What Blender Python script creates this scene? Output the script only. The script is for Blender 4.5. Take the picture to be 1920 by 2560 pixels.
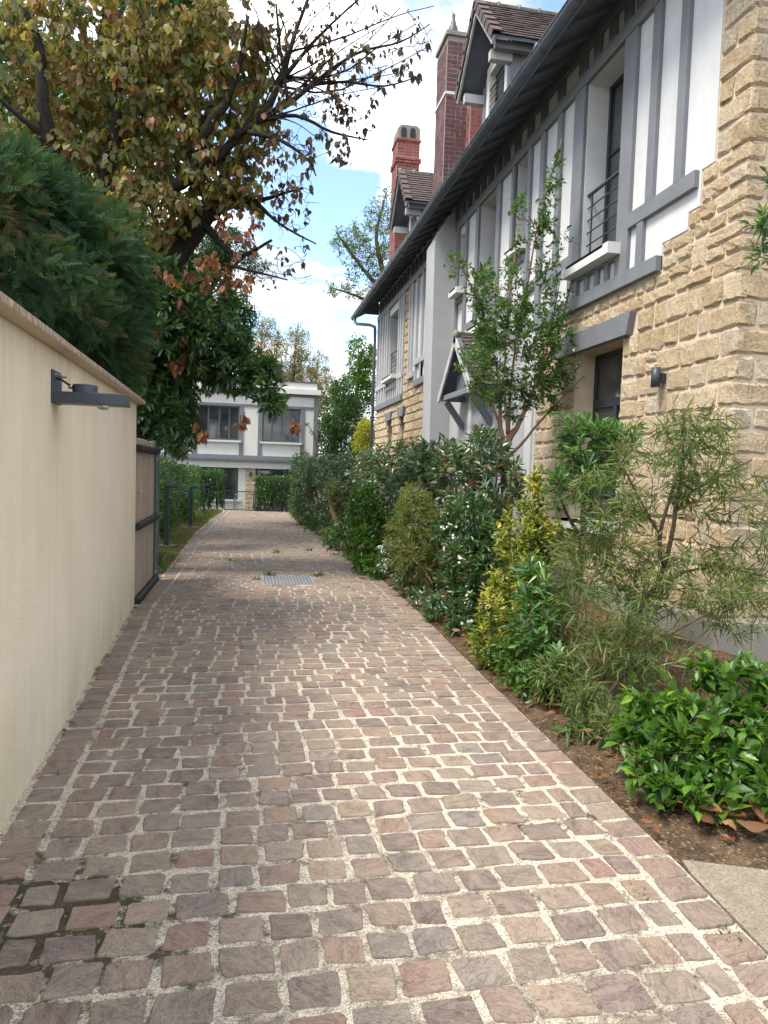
import bpy, math, random
import numpy as np
from mathutils import Vector, Matrix
R = math.radians
rnd = random.Random(7)
for o in list(bpy.data.objects): bpy.data.objects.remove(o, do_unlink=True)
SC = bpy.context.scene
COL = SC.collection

# ------------------------------------------------------------------ camera
cd = bpy.data.cameras.new('camera'); cam = bpy.data.objects.new('camera', cd); COL.objects.link(cam)
cd.sensor_fit = 'VERTICAL'; cd.sensor_height = 36; cd.sensor_width = 27
cd.lens = 24.9609; cd.clip_start = 0.05; cd.clip_end = 2000
yaw, pitch, roll = 0.18972, 0.05691, 0.03200
cam.matrix_world = (Matrix.Translation((0, 0, 1.500)) @ Matrix.Rotation(-yaw, 4, 'Z') @
                    Matrix.Rotation(R(90) - pitch, 4, 'X') @ Matrix.Rotation(roll, 4, 'Z'))
SC.camera = cam

# ------------------------------------------------------------------ sky, sun, exposure
SUN = Vector((-0.46, -0.16, 0.82)).normalized()          # direction towards the sun
w = bpy.data.worlds.new('World'); SC.world = w; w.use_nodes = True
nt = w.node_tree; nt.nodes.clear()
def wn(t, **k):
    n = nt.nodes.new(t)
    for a, b in k.items(): setattr(n, a, b)
    return n
out = wn('ShaderNodeOutputWorld'); sky = wn('ShaderNodeTexSky'); sky.sky_type = 'NISHITA'; sky.sun_disc = False
sky.sun_elevation = math.asin(SUN.z); sky.sun_rotation = math.atan2(SUN.x, SUN.y)
sky.air_density = 1.0; sky.dust_density = 0.6; sky.ozone_density = 1.6
bg1 = wn('ShaderNodeBackground'); bg1.inputs['Strength'].default_value = 0.10
nt.links.new(sky.outputs['Color'], bg1.inputs['Color'])
tc = wn('ShaderNodeTexCoord'); sep = wn('ShaderNodeSeparateXYZ'); nt.links.new(tc.outputs['Generated'], sep.inputs[0])
zz = wn('ShaderNodeMath', operation='MAXIMUM'); nt.links.new(sep.outputs['Z'], zz.inputs[0]); zz.inputs[1].default_value = 0.0
za = wn('ShaderNodeMath', operation='ADD'); nt.links.new(zz.outputs[0], za.inputs[0]); za.inputs[1].default_value = 0.22
comb = wn('ShaderNodeCombineXYZ')
for i, ax in enumerate('XY'):
    d = wn('ShaderNodeMath', operation='DIVIDE'); nt.links.new(sep.outputs[ax], d.inputs[0]); nt.links.new(za.outputs[0], d.inputs[1])
    nt.links.new(d.outputs[0], comb.inputs[i])
comb.inputs[2].default_value = 2.0
n1 = wn('ShaderNodeTexNoise'); n1.inputs['Scale'].default_value = 1.55; n1.inputs['Detail'].default_value = 9; n1.inputs['Roughness'].default_value = 0.56
n2 = wn('ShaderNodeTexNoise'); n2.inputs['Scale'].default_value = 2.6; n2.inputs['Detail'].default_value = 7; n2.inputs['Roughness'].default_value = 0.5
for n in (n1, n2): nt.links.new(comb.outputs[0], n.inputs['Vector'])
r1 = wn('ShaderNodeValToRGB'); r1.color_ramp.elements[0].position = 0.42; r1.color_ramp.elements[1].position = 0.49
r2 = wn('ShaderNodeValToRGB'); e = r2.color_ramp.elements
e[0].position = 0.39; e[0].color = (0.25, 0.27, 0.31, 1); e[1].position = 0.68; e[1].color = (1.0, 1.0, 1.0, 1)
nt.links.new(n1.outputs['Fac'], r1.inputs[0]); nt.links.new(n2.outputs['Fac'], r2.inputs[0])
bg2 = wn('ShaderNodeBackground'); bg2.inputs['Strength'].default_value = 0.88
nt.links.new(r2.outputs[0], bg2.inputs['Color'])
mx = wn('ShaderNodeMixShader'); lt = wn('ShaderNodeMath', operation='LESS_THAN'); nt.links.new(sep.outputs['Z'], lt.inputs[0]); lt.inputs[1].default_value = -0.01
cv = wn('ShaderNodeMath', operation='MAXIMUM'); nt.links.new(r1.outputs[0], cv.inputs[0]); nt.links.new(lt.outputs[0], cv.inputs[1])
nt.links.new(cv.outputs[0], mx.inputs[0]); nt.links.new(bg1.outputs[0], mx.inputs[1]); nt.links.new(bg2.outputs[0], mx.inputs[2])
nt.links.new(mx.outputs[0], out.inputs['Surface'])
ld = bpy.data.lights.new('sun', 'SUN'); ld.energy = 1.5; ld.angle = R(18); ld.color = (1.0, 0.92, 0.79)
sun = bpy.data.objects.new('sun', ld); COL.objects.link(sun); sun.rotation_euler = SUN.to_track_quat('Z', 'Y').to_euler(); sun.location = (-20, 5, 30)
vs = SC.view_settings; vs.view_transform = 'Standard'; vs.look = 'None'; vs.exposure = 2.0; vs.gamma = 1.0
vs.use_curve_mapping = False

# ------------------------------------------------------------------ materials
def mat(name):
    m = bpy.data.materials.new(name); m.use_nodes = True
    nt = m.node_tree; b = nt.nodes['Principled BSDF']
    return m, nt, b
def nd(nt, t, **k):
    n = nt.nodes.new(t)
    for a, v in k.items():
        if a in ('operation', 'blend_type', 'data_type', 'attribute_name', 'feature', 'wave_type', 'bands_direction', 'vector_type', 'rotation_type', 'noise_dimensions'): setattr(n, a, v)
        else: n.inputs[a].default_value = v
    return n
def ramp(nt, src, stops, const=False):
    r = nt.nodes.new('ShaderNodeValToRGB'); e = r.color_ramp.elements
    if const: r.color_ramp.interpolation = 'CONSTANT'
    while len(e) < len(stops): e.new(0.5)
    for el, (p, c) in zip(e, stops):
        el.position = p; el.color = (c[0], c[1], c[2], 1) if hasattr(c, '__len__') else (c, c, c, 1)
    nt.links.new(src, r.inputs[0]); return r.outputs[0]
def pos(nt, scale=None):
    g = nt.nodes.new('ShaderNodeNewGeometry').outputs['Position']
    if scale is None: return g
    m = nd(nt, 'ShaderNodeMapping'); m.inputs['Scale'].default_value = scale; nt.links.new(g, m.inputs[0]); return m.outputs[0]
def noise(nt, vec, scale, detail=5, rough=0.55, dist=0.0):
    n = nd(nt, 'ShaderNodeTexNoise', Scale=scale, Detail=detail, Roughness=rough, Distortion=dist)
    nt.links.new(vec, n.inputs['Vector']); return n.outputs['Fac']
def mixc(nt, fac, a, b, blend='MIX'):
    m = nd(nt, 'ShaderNodeMixRGB', blend_type=blend)
    for i, v in ((0, fac), (1, a), (2, b)):
        if hasattr(v, 'is_linked'): nt.links.new(v, m.inputs[i])
        elif hasattr(v, '__len__'): m.inputs[i].default_value = (v[0], v[1], v[2], 1)
        else: m.inputs[i].default_value = v
    return m.outputs[0]
def bump(nt, b, h, strength=0.4, dist=0.01):
    n = nd(nt, 'ShaderNodeBump', Strength=strength, Distance=dist); nt.links.new(h, n.inputs['Height']); nt.links.new(n.outputs[0], b.inputs['Normal'])
def math_(nt, op, a, b=0.0):
    n = nd(nt, 'ShaderNodeMath', operation=op)
    for i, v in ((0, a), (1, b)):
        if hasattr(v, 'is_linked'): nt.links.new(v, n.inputs[i])
        else: n.inputs[i].default_value = v
    return n.outputs[0]
def rndsrc(nt, single):
    if single: return nt.nodes.new('ShaderNodeObjectInfo').outputs['Random']
    return nd(nt, 'ShaderNodeAttribute', attribute_name='rnd').outputs['Fac']

def paint(name, col, rough=0.6, var=0.06, bs=0.15, scale=6, grime=0.0, gcol=(0.25, 0.24, 0.2), fine=90, spec=0.4):
    m, nt, b = mat(name); p = pos(nt)
    c0 = tuple(x * (1 - var) for x in col); c1 = tuple(min(1, x * (1 + var)) for x in col)
    c = ramp(nt, noise(nt, p, scale, 6, 0.6), [(0.3, c0), (0.7, c1)])
    if grime: c = mixc(nt, ramp(nt, noise(nt, pos(nt, (3, 3, 0.5)), 2.5, 6, 0.65), [(0.45, 0), (0.75, grime)]), c, gcol)
    nt.links.new(c, b.inputs['Base Color']); b.inputs['Roughness'].default_value = rough; b.inputs['Specular IOR Level'].default_value = spec
    bump(nt, b, noise(nt, p, fine, 4, 0.6), bs, 0.004); return m

M = {}
M['white'] = paint('white_render', (0.60, 0.605, 0.62), 0.85, 0.06, 0.45, 2.5, 0.34, (0.45, 0.45, 0.42), 120, 0.2)
M['cream'] = paint('cream_paint', (0.66, 0.65, 0.62), 0.8, 0.03, 0.1, 3, 0.1)
M['grey'] = paint('grey_timber_paint', (0.165, 0.175, 0.195), 0.55, 0.10, 0.25, 4, 0.15, (0.26, 0.26, 0.26), 60)
M['lgrey'] = paint('light_grey_render', (0.40, 0.41, 0.42), 0.8, 0.05, 0.3, 3, 0.12, (0.3, 0.3, 0.29), 110, 0.2)
M['metal'] = paint('anthracite_metal', (0.040, 0.052, 0.068), 0.42, 0.15, 0.05, 8, 0.1, (0.09, 0.09, 0.09))
M['frame'] = paint('blue_grey_frame', (0.022, 0.032, 0.046), 0.4, 0.1, 0.03, 8)
M['frame2'] = paint('slate_blue_frame', (0.085, 0.105, 0.125), 0.4, 0.1, 0.03, 8)
M['zinc'] = paint('dark_zinc', (0.075, 0.095, 0.115), 0.38, 0.2, 0.08, 5, 0.3, (0.14, 0.15, 0.15))
M['dark'] = paint('dark_board_and_eaves_shade', (0.115, 0.132, 0.165), 0.7, 0.2, 0.3, 5)  # dark soffit boards; also eaves shade painted onto the frieze timbers
M['black'] = paint('black_rubber', (0.012, 0.013, 0.014), 0.5, 0.1, 0.05, 8)
M['plate'] = paint('worn_steel_plate', (0.10, 0.105, 0.115), 0.45, 0.2, 0.1, 20)
M['steel'] = paint('galvanised_steel', (0.42, 0.43, 0.44), 0.35, 0.2, 0.1, 20); M['steel'].node_tree.nodes['Principled BSDF'].inputs['Metallic'].default_value = 0.8
M['barge'] = paint('weathered_bargeboard', (0.45, 0.47, 0.46), 0.75, 0.1, 0.5, 6, 0.7, (0.2, 0.22, 0.2), 45)
M['clay'] = paint('brown_roof_tile', (0.085, 0.060, 0.062), 0.8, 0.35, 0.4, 14, 0.5, (0.13, 0.11, 0.09), 70)
M['ridge'] = paint('lichen_ridge_tile', (0.20, 0.20, 0.16), 0.9, 0.3, 0.6, 12, 0.5, (0.33, 0.33, 0.28), 60)
M['slab'] = paint('weathered_slab', (0.25, 0.215, 0.165), 0.95, 0.45, 1.0, 130, 0.6, (0.14, 0.115, 0.085), 220, 0.15)
M['concrete'] = paint('grey_concrete', (0.24, 0.225, 0.20), 0.9, 0.2, 0.8, 60, 0.5, (0.2, 0.19, 0.16), 140, 0.2)
M['sillc'] = paint('pale_sill_concrete', (0.62, 0.62, 0.61), 0.8, 0.06, 0.2, 5, 0.2, (0.4, 0.4, 0.37))
M['bark'] = paint('dark_bark', (0.030, 0.025, 0.023), 0.95, 0.5, 1.0, 18, 0.5, (0.055, 0.055, 0.02), 40, 0.1)
M['twig'] = paint('brown_twig', (0.075, 0.050, 0.035), 0.9, 0.3, 0.3, 20)
M['palebark'] = paint('pale_tan_bark', (0.24, 0.14, 0.085), 0.8, 0.3, 0.6, 25, 0.4, (0.36, 0.25, 0.17), 50, 0.2)
M['redbark'] = paint('red_fibrous_bark', (0.10, 0.052, 0.038), 0.95, 0.35, 1.0, 22, 0.3, (0.06, 0.05, 0.04), 35, 0.1)

def glass():
    m, nt, b = mat('window_glass'); p = pos(nt)
    nt.links.new(ramp(nt, noise(nt, p, 1.2, 2), [(0.35, (0.022, 0.027, 0.032)), (0.65, (0.07, 0.072, 0.074))]), b.inputs['Base Color'])
    b.inputs['Roughness'].default_value = 0.04; b.inputs['Specular IOR Level'].default_value = 0.75
    bump(nt, b, noise(nt, p, 3, 1), 0.02, 0.02); return m
M['glass'] = glass()
def bulb():
    m, nt, b = mat('clear_bulb_glass'); b.inputs['Base Color'].default_value = (0.8, 0.8, 0.78, 1); b.inputs['Roughness'].default_value = 0.05
    b.inputs['Transmission Weight'].default_value = 0.85; b.inputs['IOR'].default_value = 1.3; return m
M['bulb'] = bulb()

def beige_wall():
    m, nt, b = mat('beige_lime_render'); p = pos(nt)
    c = ramp(nt, noise(nt, p, 1.6, 6, 0.6), [(0.3, (0.68, 0.60, 0.465)), (0.72, (0.75, 0.67, 0.53))])
    st = ramp(nt, noise(nt, pos(nt, (6, 6, 0.35)), 2.0, 6, 0.6), [(0.42, 0), (0.8, 0.24)])
    c = mixc(nt, st, c, (0.44, 0.385, 0.285))
    sp = nt.nodes.new('ShaderNodeSeparateXYZ'); nt.links.new(p, sp.inputs[0])          # green algae creeping up from the paving
    h = math_(nt, 'SUBTRACT', 1.0, math_(nt, 'MULTIPLY', sp.outputs['Z'], 1.6))
    alg = math_(nt, 'MULTIPLY', ramp(nt, h, [(0.0, 0), (1.0, 0.75)]), ramp(nt, noise(nt, pos(nt, (3, 1.6, 0.8)), 1.6, 6, 0.65), [(0.35, 0.0), (0.75, 1.0)]))
    c = mixc(nt, alg, c, (0.42, 0.375, 0.20))
    top = nd(nt, 'ShaderNodeMapRange'); nt.links.new(sp.outputs['Z'], top.inputs['Value']); top.inputs[1].default_value = 1.45; top.inputs[2].default_value = 2.12
    run = math_(nt, 'MULTIPLY', top.outputs[0], ramp(nt, noise(nt, pos(nt, (10, 10, 0.25)), 1.5, 6, 0.7), [(0.42, 0.0), (0.68, 0.42)]))
    c = mixc(nt, run, c, (0.40, 0.345, 0.25))
    s2 = ramp(nt, noise(nt, pos(nt, (9, 1.2, 14)), 1.1, 7, 0.7), [(0.66, 0), (0.72, 0.3)])
    c = mixc(nt, s2, c, (0.36, 0.33, 0.27))
    nt.links.new(c, b.inputs['Base Color']); b.inputs['Roughness'].default_value = 0.9; b.inputs['Specular IOR Level'].default_value = 0.15
    hh = math_(nt, 'ADD', noise(nt, pos(nt, (1, 1, 2.2)), 26, 6, 0.65, 0.8), math_(nt, 'MULTIPLY', noise(nt, p, 160, 3), 0.35))
    bump(nt, b, hh, 0.5, 0.007); return m
M['beige'] = beige_wall()
def coping():
    m, nt, b = mat('flaking_red_coping'); p = pos(nt)
    f = ramp(nt, noise(nt, pos(nt, (4, 9, 3)), 4.5, 8, 0.7), [(0.38, 0), (0.54, 1)])
    c = mixc(nt, f, (0.17, 0.085, 0.065), (0.46, 0.37, 0.29)); c = mixc(nt, ramp(nt, noise(nt, p, 30, 4), [(0.3, 0.5), (0.6, 0)]), c, (0.12, 0.07, 0.055))
    g = nt.nodes.new('ShaderNodeNewGeometry'); s = nt.nodes.new('ShaderNodeSeparateXYZ'); nt.links.new(g.outputs['Normal'], s.inputs[0])
    c = mixc(nt, ramp(nt, math_(nt, 'MULTIPLY', s.outputs['Z'], -1), [(0.4, 0), (0.6, 1)]), c, (0.50, 0.42, 0.31))   # the underside was never painted
    nt.links.new(c, b.inputs['Base Color']); b.inputs['Roughness'].default_value = 0.9; bump(nt, b, noise(nt, p, 50, 5), 0.5, 0.006); return m
M['coping'] = coping()

def limestone(single):
    m, nt, b = mat('rough_limestone' + ('' if single else '_far')); p = pos(nt); r = rndsrc(nt, single)
    c = ramp(nt, r, [(0.0, (0.60, 0.465, 0.31)), (0.4, (0.68, 0.545, 0.375)), (0.75, (0.73, 0.61, 0.45)), (1.0, (0.66, 0.58, 0.47))])
    c = mixc(nt, ramp(nt, noise(nt, p, 9, 6, 0.7), [(0.35, 0.5), (0.65, 0)]), c, (0.46, 0.32, 0.18))
    pit = ramp(nt, noise(nt, p, 62, 6, 0.72), [(0.33, 1), (0.44, 0)])
    c = mixc(nt, math_(nt, 'MULTIPLY', pit, 0.75), c, (0.25, 0.185, 0.105))
    nt.links.new(c, b.inputs['Base Color']); b.inputs['Roughness'].default_value = 0.95; b.inputs['Specular IOR Level'].default_value = 0.1
    h = math_(nt, 'SUBTRACT', math_(nt, 'ADD', math_(nt, 'MULTIPLY', noise(nt, p, 22, 8, 0.7), 1.4), math_(nt, 'MULTIPLY', noise(nt, p, 110, 4, 0.6), 0.4)), math_(nt, 'MULTIPLY', pit, 0.5))
    bump(nt, b, h, 1.0, 0.035); return m
M['stone'] = limestone(True); M['stonefar'] = limestone(False)
M['mortar'] = paint('sandy_pink_mortar', (0.60, 0.48, 0.36), 0.95, 0.12, 0.6, 5, 0.35, (0.5, 0.43, 0.36), 90, 0.1)

def brick(name, stops, single):
    m, nt, b = mat(name); p = pos(nt); r = rndsrc(nt, single)
    c = ramp(nt, r, stops)
    c = mixc(nt, ramp(nt, noise(nt, p, 28, 6, 0.7), [(0.4, 0.4), (0.7, 0)]), c, (0.07, 0.045, 0.045))
    c = mixc(nt, ramp(nt, noise(nt, p, 4, 6, 0.7), [(0.55, 0), (0.75, 0.3)]), c, (0.32, 0.27, 0.27))
    nt.links.new(c, b.inputs['Base Color']); b.inputs['Roughness'].default_value = 0.9; bump(nt, b, noise(nt, p, 70, 5, 0.7), 0.6, 0.006); return m
M['brick'] = brick('old_purple_brick', [(0, (0.085, 0.036, 0.040)), (0.4, (0.125, 0.046, 0.046)), (0.75, (0.17, 0.058, 0.054)), (1, (0.075, 0.044, 0.05))], True)
M['brickred'] = brick('red_brick_single', [(0, (0.22, 0.055, 0.045)), (0.5, (0.29, 0.075, 0.055)), (1, (0.34, 0.10, 0.07))], True)
M['brickfar'] = brick('red_brick', [(0, (0.25, 0.055, 0.04)), (0.5, (0.33, 0.075, 0.05)), (1, (0.38, 0.11, 0.065))], False)
M['bmortar'] = paint('grey_brick_mortar', (0.30, 0.25, 0.25), 0.95, 0.15, 0.5, 9, 0.3, (0.2, 0.16, 0.16), 80, 0.1)

def cobble(single):
    m, nt, b = mat('sandstone_cobble' + ('' if single else '_far')); p = pos(nt); r = rndsrc(nt, single)
    c = ramp(nt, r, [(0.0, (0.105, 0.084, 0.086)), (0.12, (0.190, 0.132, 0.120)), (0.24, (0.140, 0.106, 0.110)), (0.36, (0.232, 0.158, 0.128)), (0.46, (0.145, 0.138, 0.142)),
                     (0.58, (0.218, 0.170, 0.126)), (0.70, (0.220, 0.130, 0.116)), (0.80, (0.155, 0.130, 0.120)), (0.90, (0.275, 0.212, 0.168)), (1.0, (0.180, 0.162, 0.150))])
    ang = math_(nt, 'MULTIPLY', math_(nt, 'FRACT', math_(nt, 'MULTIPLY', r, 91.7)), 6.283)
    vr = nd(nt, 'ShaderNodeVectorRotate', rotation_type='Z_AXIS'); nt.links.new(p, vr.inputs['Vector']); nt.links.new(ang, vr.inputs['Angle'])
    ad = nd(nt, 'ShaderNodeVectorMath', operation='ADD'); nt.links.new(vr.outputs[0], ad.inputs[0])
    cx = nt.nodes.new('ShaderNodeCombineXYZ'); nt.links.new(math_(nt, 'MULTIPLY', r, 37), cx.inputs[2]); nt.links.new(cx.outputs[0], ad.inputs[1])
    mp = nd(nt, 'ShaderNodeMapping'); mp.inputs['Scale'].default_value = (1.0, 2.6, 1.0); nt.links.new(ad.outputs[0], mp.inputs[0])
    cleft = noise(nt, mp.outputs[0], 9, 10, 0.70, 0.6)
    edge = ramp(nt, cleft, [(0.40, 0.0), (0.44, 0.5), (0.50, 0.5), (0.53, 0.85), (0.60, 0.85), (0.63, 1.0)])
    c = mixc(nt, math_(nt, 'MULTIPLY', edge, 0.36), c, (0.38, 0.30, 0.22))
    c = mixc(nt, ramp(nt, noise(nt, p, 85, 5, 0.7), [(0.30, 0.5), (0.5, 0)]), c, (0.085, 0.07, 0.065))
    c = mixc(nt, ramp(nt, noise(nt, p, 2.2, 7, 0.72), [(0.45, 0), (0.75, 0.5)]), c, (0.29, 0.235, 0.18))
    c = mixc(nt, ramp(nt, noise(nt, p, 5.5, 7, 0.72), [(0.30, 0.5), (0.46, 0)]), c, (0.075, 0.062, 0.055))       # dust
    nt.links.new(c, b.inputs['Base Color']); b.inputs['Roughness'].default_value = 0.72; b.inputs['Specular IOR Level'].default_value = 0.35
    h = math_(nt, 'ADD', math_(nt, 'MULTIPLY', edge, 0.75), math_(nt, 'MULTIPLY', noise(nt, p, 120, 5, 0.65), 0.45))
    bump(nt, b, h, 0.75, 0.008); return m
M['cobble'] = cobble(True); M['cobblefar'] = cobble(False)
def joint():
    m, nt, b = mat('crushed_stone_joint'); p = pos(nt)
    v = nd(nt, 'ShaderNodeTexVoronoi', Scale=230.0); nt.links.new(p, v.inputs['Vector'])
    s = nt.nodes.new('ShaderNodeSeparateColor'); nt.links.new(v.outputs['Color'], s.inputs[0])
    c = ramp(nt, s.outputs[0], [(0.0, (0.24, 0.20, 0.15)), (0.3, (0.46, 0.41, 0.325)), (0.75, (0.60, 0.55, 0.45)), (1.0, (0.74, 0.70, 0.61))])
    moss = math_(nt, 'ADD', math_(nt, 'ADD', noise(nt, p, 1.1, 3, 0.6), -0.1), math_(nt, 'MULTIPLY', noise(nt, p, 9, 7, 0.75), 0.95))
    sp = nt.nodes.new('ShaderNodeSeparateXYZ'); nt.links.new(p, sp.inputs[0])
    # moss favours the damp strip in front of the wall end, on the near left
    dx = math_(nt, 'ADD', sp.outputs['X'], 0.75); dy = math_(nt, 'ADD', sp.outputs['Y'], -2.3)
    d2 = math_(nt, 'ADD', math_(nt, 'MULTIPLY', dx, dx), math_(nt, 'MULTIPLY', dy, dy))
    moss = math_(nt, 'ADD', moss, math_(nt, 'MULTIPLY', ramp(nt, d2, [(0.0, 1), (1.0, 0)]), 0.27))
    mf = ramp(nt, math_(nt, 'MULTIPLY', moss, 0.8), [(0.80, 0), (0.90, 0.95)])
    c = mixc(nt, mf, c, mixc(nt, ramp(nt, noise(nt, p, 60, 3), [(0.4, 0), (0.6, 1)]), (0.018, 0.017, 0.010), (0.036, 0.036, 0.014)))
    wear = ramp(nt, math_(nt, 'ADD', math_(nt, 'MULTIPLY', noise(nt, pos(nt, (1, .5, 1)), 0.9, 4, 0.6), 0.55), math_(nt, 'MULTIPLY', noise(nt, p, 9, 6, 0.72), 0.75)), [(0.62, 0.0), (0.78, 0.92)])
    mr = nd(nt, 'ShaderNodeMapRange'); nt.links.new(sp.outputs['Y'], mr.inputs['Value']); mr.inputs[1].default_value = 6.0; mr.inputs[2].default_value = 9.5; mr.inputs[3].default_value = 0.0; mr.inputs[4].default_value = 0.22
    wear = math_(nt, 'MINIMUM', math_(nt, 'ADD', wear, mr.outputs[0]), 0.88)
    c = mixc(nt, wear, c, mixc(nt, noise(nt, p, 70, 3), (0.05, 0.042, 0.033), (0.17, 0.135, 0.10)))
    nt.links.new(c, b.inputs['Base Color']); b.inputs['Roughness'].default_value = 1.0; b.inputs['Specular IOR Level'].default_value = 0.1
    bump(nt, b, math_(nt, 'SUBTRACT', noise(nt, p, 40, 4), v.outputs['Distance']), 0.8, 0.006); return m
M['joint'] = joint()
def soil(name, cols, leaf=0.5):
    m, nt, b = mat(name); p = pos(nt)
    c = ramp(nt, noise(nt, p, 5, 8, 0.7), [(0.3, cols[0]), (0.5, cols[1]), (0.7, cols[2])])
    v = nd(nt, 'ShaderNodeTexVoronoi', Scale=75.0); nt.links.new(p, v.inputs['Vector'])
    s = nt.nodes.new('ShaderNodeSeparateColor'); nt.links.new(v.outputs['Color'], s.inputs[0])
    c = mixc(nt, ramp(nt, s.outputs[0], [(1 - leaf, 0), (1 - leaf + 0.02, 0.8)]), c, ramp(nt, s.outputs[1], [(0, (0.13, 0.075, 0.045)), (0.5, (0.22, 0.14, 0.08)), (1, (0.34, 0.25, 0.16))]))
    nt.links.new(c, b.inputs['Base Color']); b.inputs['Roughness'].default_value = 1.0; b.inputs['Specular IOR Level'].default_value = 0.1
    bump(nt, b, math_(nt, 'ADD', noise(nt, p, 35, 6, 0.7), v.outputs['Distance']), 0.9, 0.02); return m
M['soil'] = soil('bark_mulch_soil', [(0.05, 0.038, 0.028), (0.10, 0.072, 0.048), (0.20, 0.14, 0.09)], 0.22)
M['mossoil'] = soil('mossy_leaf_litter', [(0.055, 0.065, 0.02), (0.11, 0.11, 0.035), (0.10, 0.065, 0.04)], 0.3)
M['earth'] = soil('garden_earth', [(0.05, 0.055, 0.025), (0.08, 0.075, 0.04), (0.10, 0.075, 0.05)], 0.1)
def gatewood():
    m, nt, b = mat('silvered_larch'); p = pos(nt, (14, 14, 0.55)); r = rndsrc(nt, True)
    c = ramp(nt, noise(nt, p, 4, 6, 0.6, 0.6), [(0.3, (0.20, 0.15, 0.115)), (0.55, (0.36, 0.285, 0.225)), (0.75, (0.46, 0.38, 0.315))])
    c = mixc(nt, 0.35, c, ramp(nt, r, [(0, (0.20, 0.15, 0.12)), (1, (0.48, 0.38, 0.30))]))
    nt.links.new(c, b.inputs['Base Color']); b.inputs['Roughness'].default_value = 0.8; bump(nt, b, noise(nt, p, 9, 5, 0.6), 0.4, 0.004); return m
M['larch'] = gatewood()

def leafmat(name, stops, trans=0.35, gloss=0.10, rough=0.35, single=False, tboost=1.6, vein=0.0):
    m = bpy.data.materials.new(name); m.use_nodes = True; nt = m.node_tree
    for n in list(nt.nodes): nt.nodes.remove(n)
    o = nt.nodes.new('ShaderNodeOutputMaterial'); r = rndsrc(nt, single)
    c = ramp(nt, r, stops)
    c = mixc(nt, ramp(nt, noise(nt, pos(nt), 45, 3), [(0.3, 0.35), (0.6, 0)]), c, tuple(x * 0.55 for x in stops[0][1]))
    d = nt.nodes.new('ShaderNodeBsdfDiffuse'); nt.links.new(c, d.inputs[0])
    t = nt.nodes.new('ShaderNodeBsdfTranslucent'); nt.links.new(mixc(nt, 1.0, c, (tboost * 1.05, tboost * 1.1, tboost * 0.6), 'MULTIPLY'), t.inputs[0])
    g = nt.nodes.new('ShaderNodeBsdfGlossy'); g.inputs['Roughness'].default_value = rough; g.inputs['Color'].default_value = (0.9, 0.95, 1.0, 1)
    x = nt.nodes.new('ShaderNodeMixShader'); x.inputs[0].default_value = trans; nt.links.new(d.outputs[0], x.inputs[1]); nt.links.new(t.outputs[0], x.inputs[2])
    y = nt.nodes.new('ShaderNodeMixShader'); y.inputs[0].default_value = gloss * 0.55; nt.links.new(x.outputs[0], y.inputs[1]); nt.links.new(g.outputs[0], y.inputs[2])
    nt.links.new(y.outputs[0], o.inputs['Surface']); return m
GREEN = [(0, (0.028, 0.068, 0.020)), (0.5, (0.045, 0.105, 0.028)), (0.85, (0.07, 0.14, 0.035)), (1, (0.11, 0.18, 0.04))]
M['l_dark'] = leafmat('dark_green_leaf', [(0, (0.028, 0.073, 0.028)), (0.6, (0.047, 0.111, 0.040)), (1, (0.093, 0.180, 0.054))], 0.25, 0.06)
M['l_conifer'] = leafmat('cypress_spray', [(0, (0.024, 0.056, 0.030)), (0.45, (0.042, 0.088, 0.040)), (0.8, (0.075, 0.125, 0.046)), (0.87, (0.11, 0.145, 0.05)), (0.93, (0.13, 0.10, 0.045)), (1, (0.16, 0.095, 0.05))], 0.25, 0.02, 0.6)
M['l_gold'] = leafmat('fading_yellow_leaf', [(0, (0.075, 0.105, 0.03)), (0.25, (0.15, 0.155, 0.042)), (0.55, (0.23, 0.20, 0.062)), (0.76, (0.29, 0.215, 0.08)), (0.88, (0.32, 0.17, 0.075)), (1, (0.34, 0.14, 0.08))], 0.42, 0.05, 0.5)
M['l_gold1'] = leafmat('fading_yellow_leaf_single', [(0, (0.075, 0.105, 0.03)), (0.25, (0.15, 0.155, 0.042)), (0.55, (0.23, 0.20, 0.062)), (0.76, (0.29, 0.215, 0.08)), (0.88, (0.32, 0.17, 0.075)), (1, (0.34, 0.14, 0.08))], 0.42, 0.05, 0.5, True)
M['l_brown'] = leafmat('withered_brown_leaf', [(0, (0.16, 0.065, 0.03)), (0.5, (0.27, 0.11, 0.05)), (1, (0.34, 0.16, 0.075))], 0.35, 0.04, 0.5)
M['l_brown1'] = leafmat('withered_brown_leaf_single', [(0, (0.13, 0.06, 0.03)), (0.5, (0.26, 0.13, 0.06)), (1, (0.36, 0.20, 0.10))], 0.25, 0.04, 0.5, True)
M['l_dry'] = leafmat('dry_dark_leaf', [(0, (0.055, 0.035, 0.02)), (0.6, (0.10, 0.065, 0.035)), (1, (0.16, 0.12, 0.05))], 0.3, 0.04, 0.5)
M['l_green'] = leafmat('green_leaf', GREEN, 0.32, 0.06)
M['l_magnolia'] = leafmat('glossy_broad_leaf', [(0, (0.036, 0.085, 0.036)), (0.6, (0.070, 0.142, 0.050)), (0.88, (0.115, 0.21, 0.058)), (1, (0.17, 0.26, 0.065))], 0.44, 0.10, 0.38)
M['l_lime'] = leafmat('fresh_lime_leaf', [(0, (0.045, 0.105, 0.018)), (0.6, (0.075, 0.16, 0.024)), (1, (0.12, 0.21, 0.034))], 0.4, 0.05)
M['l_mock'] = leafmat('mock_orange_leaf', [(0, (0.036, 0.098, 0.015)), (0.6, (0.070, 0.158, 0.023)), (0.9, (0.118, 0.232, 0.028)), (1, (0.218, 0.360, 0.045))], 0.35, 0.04)
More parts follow.
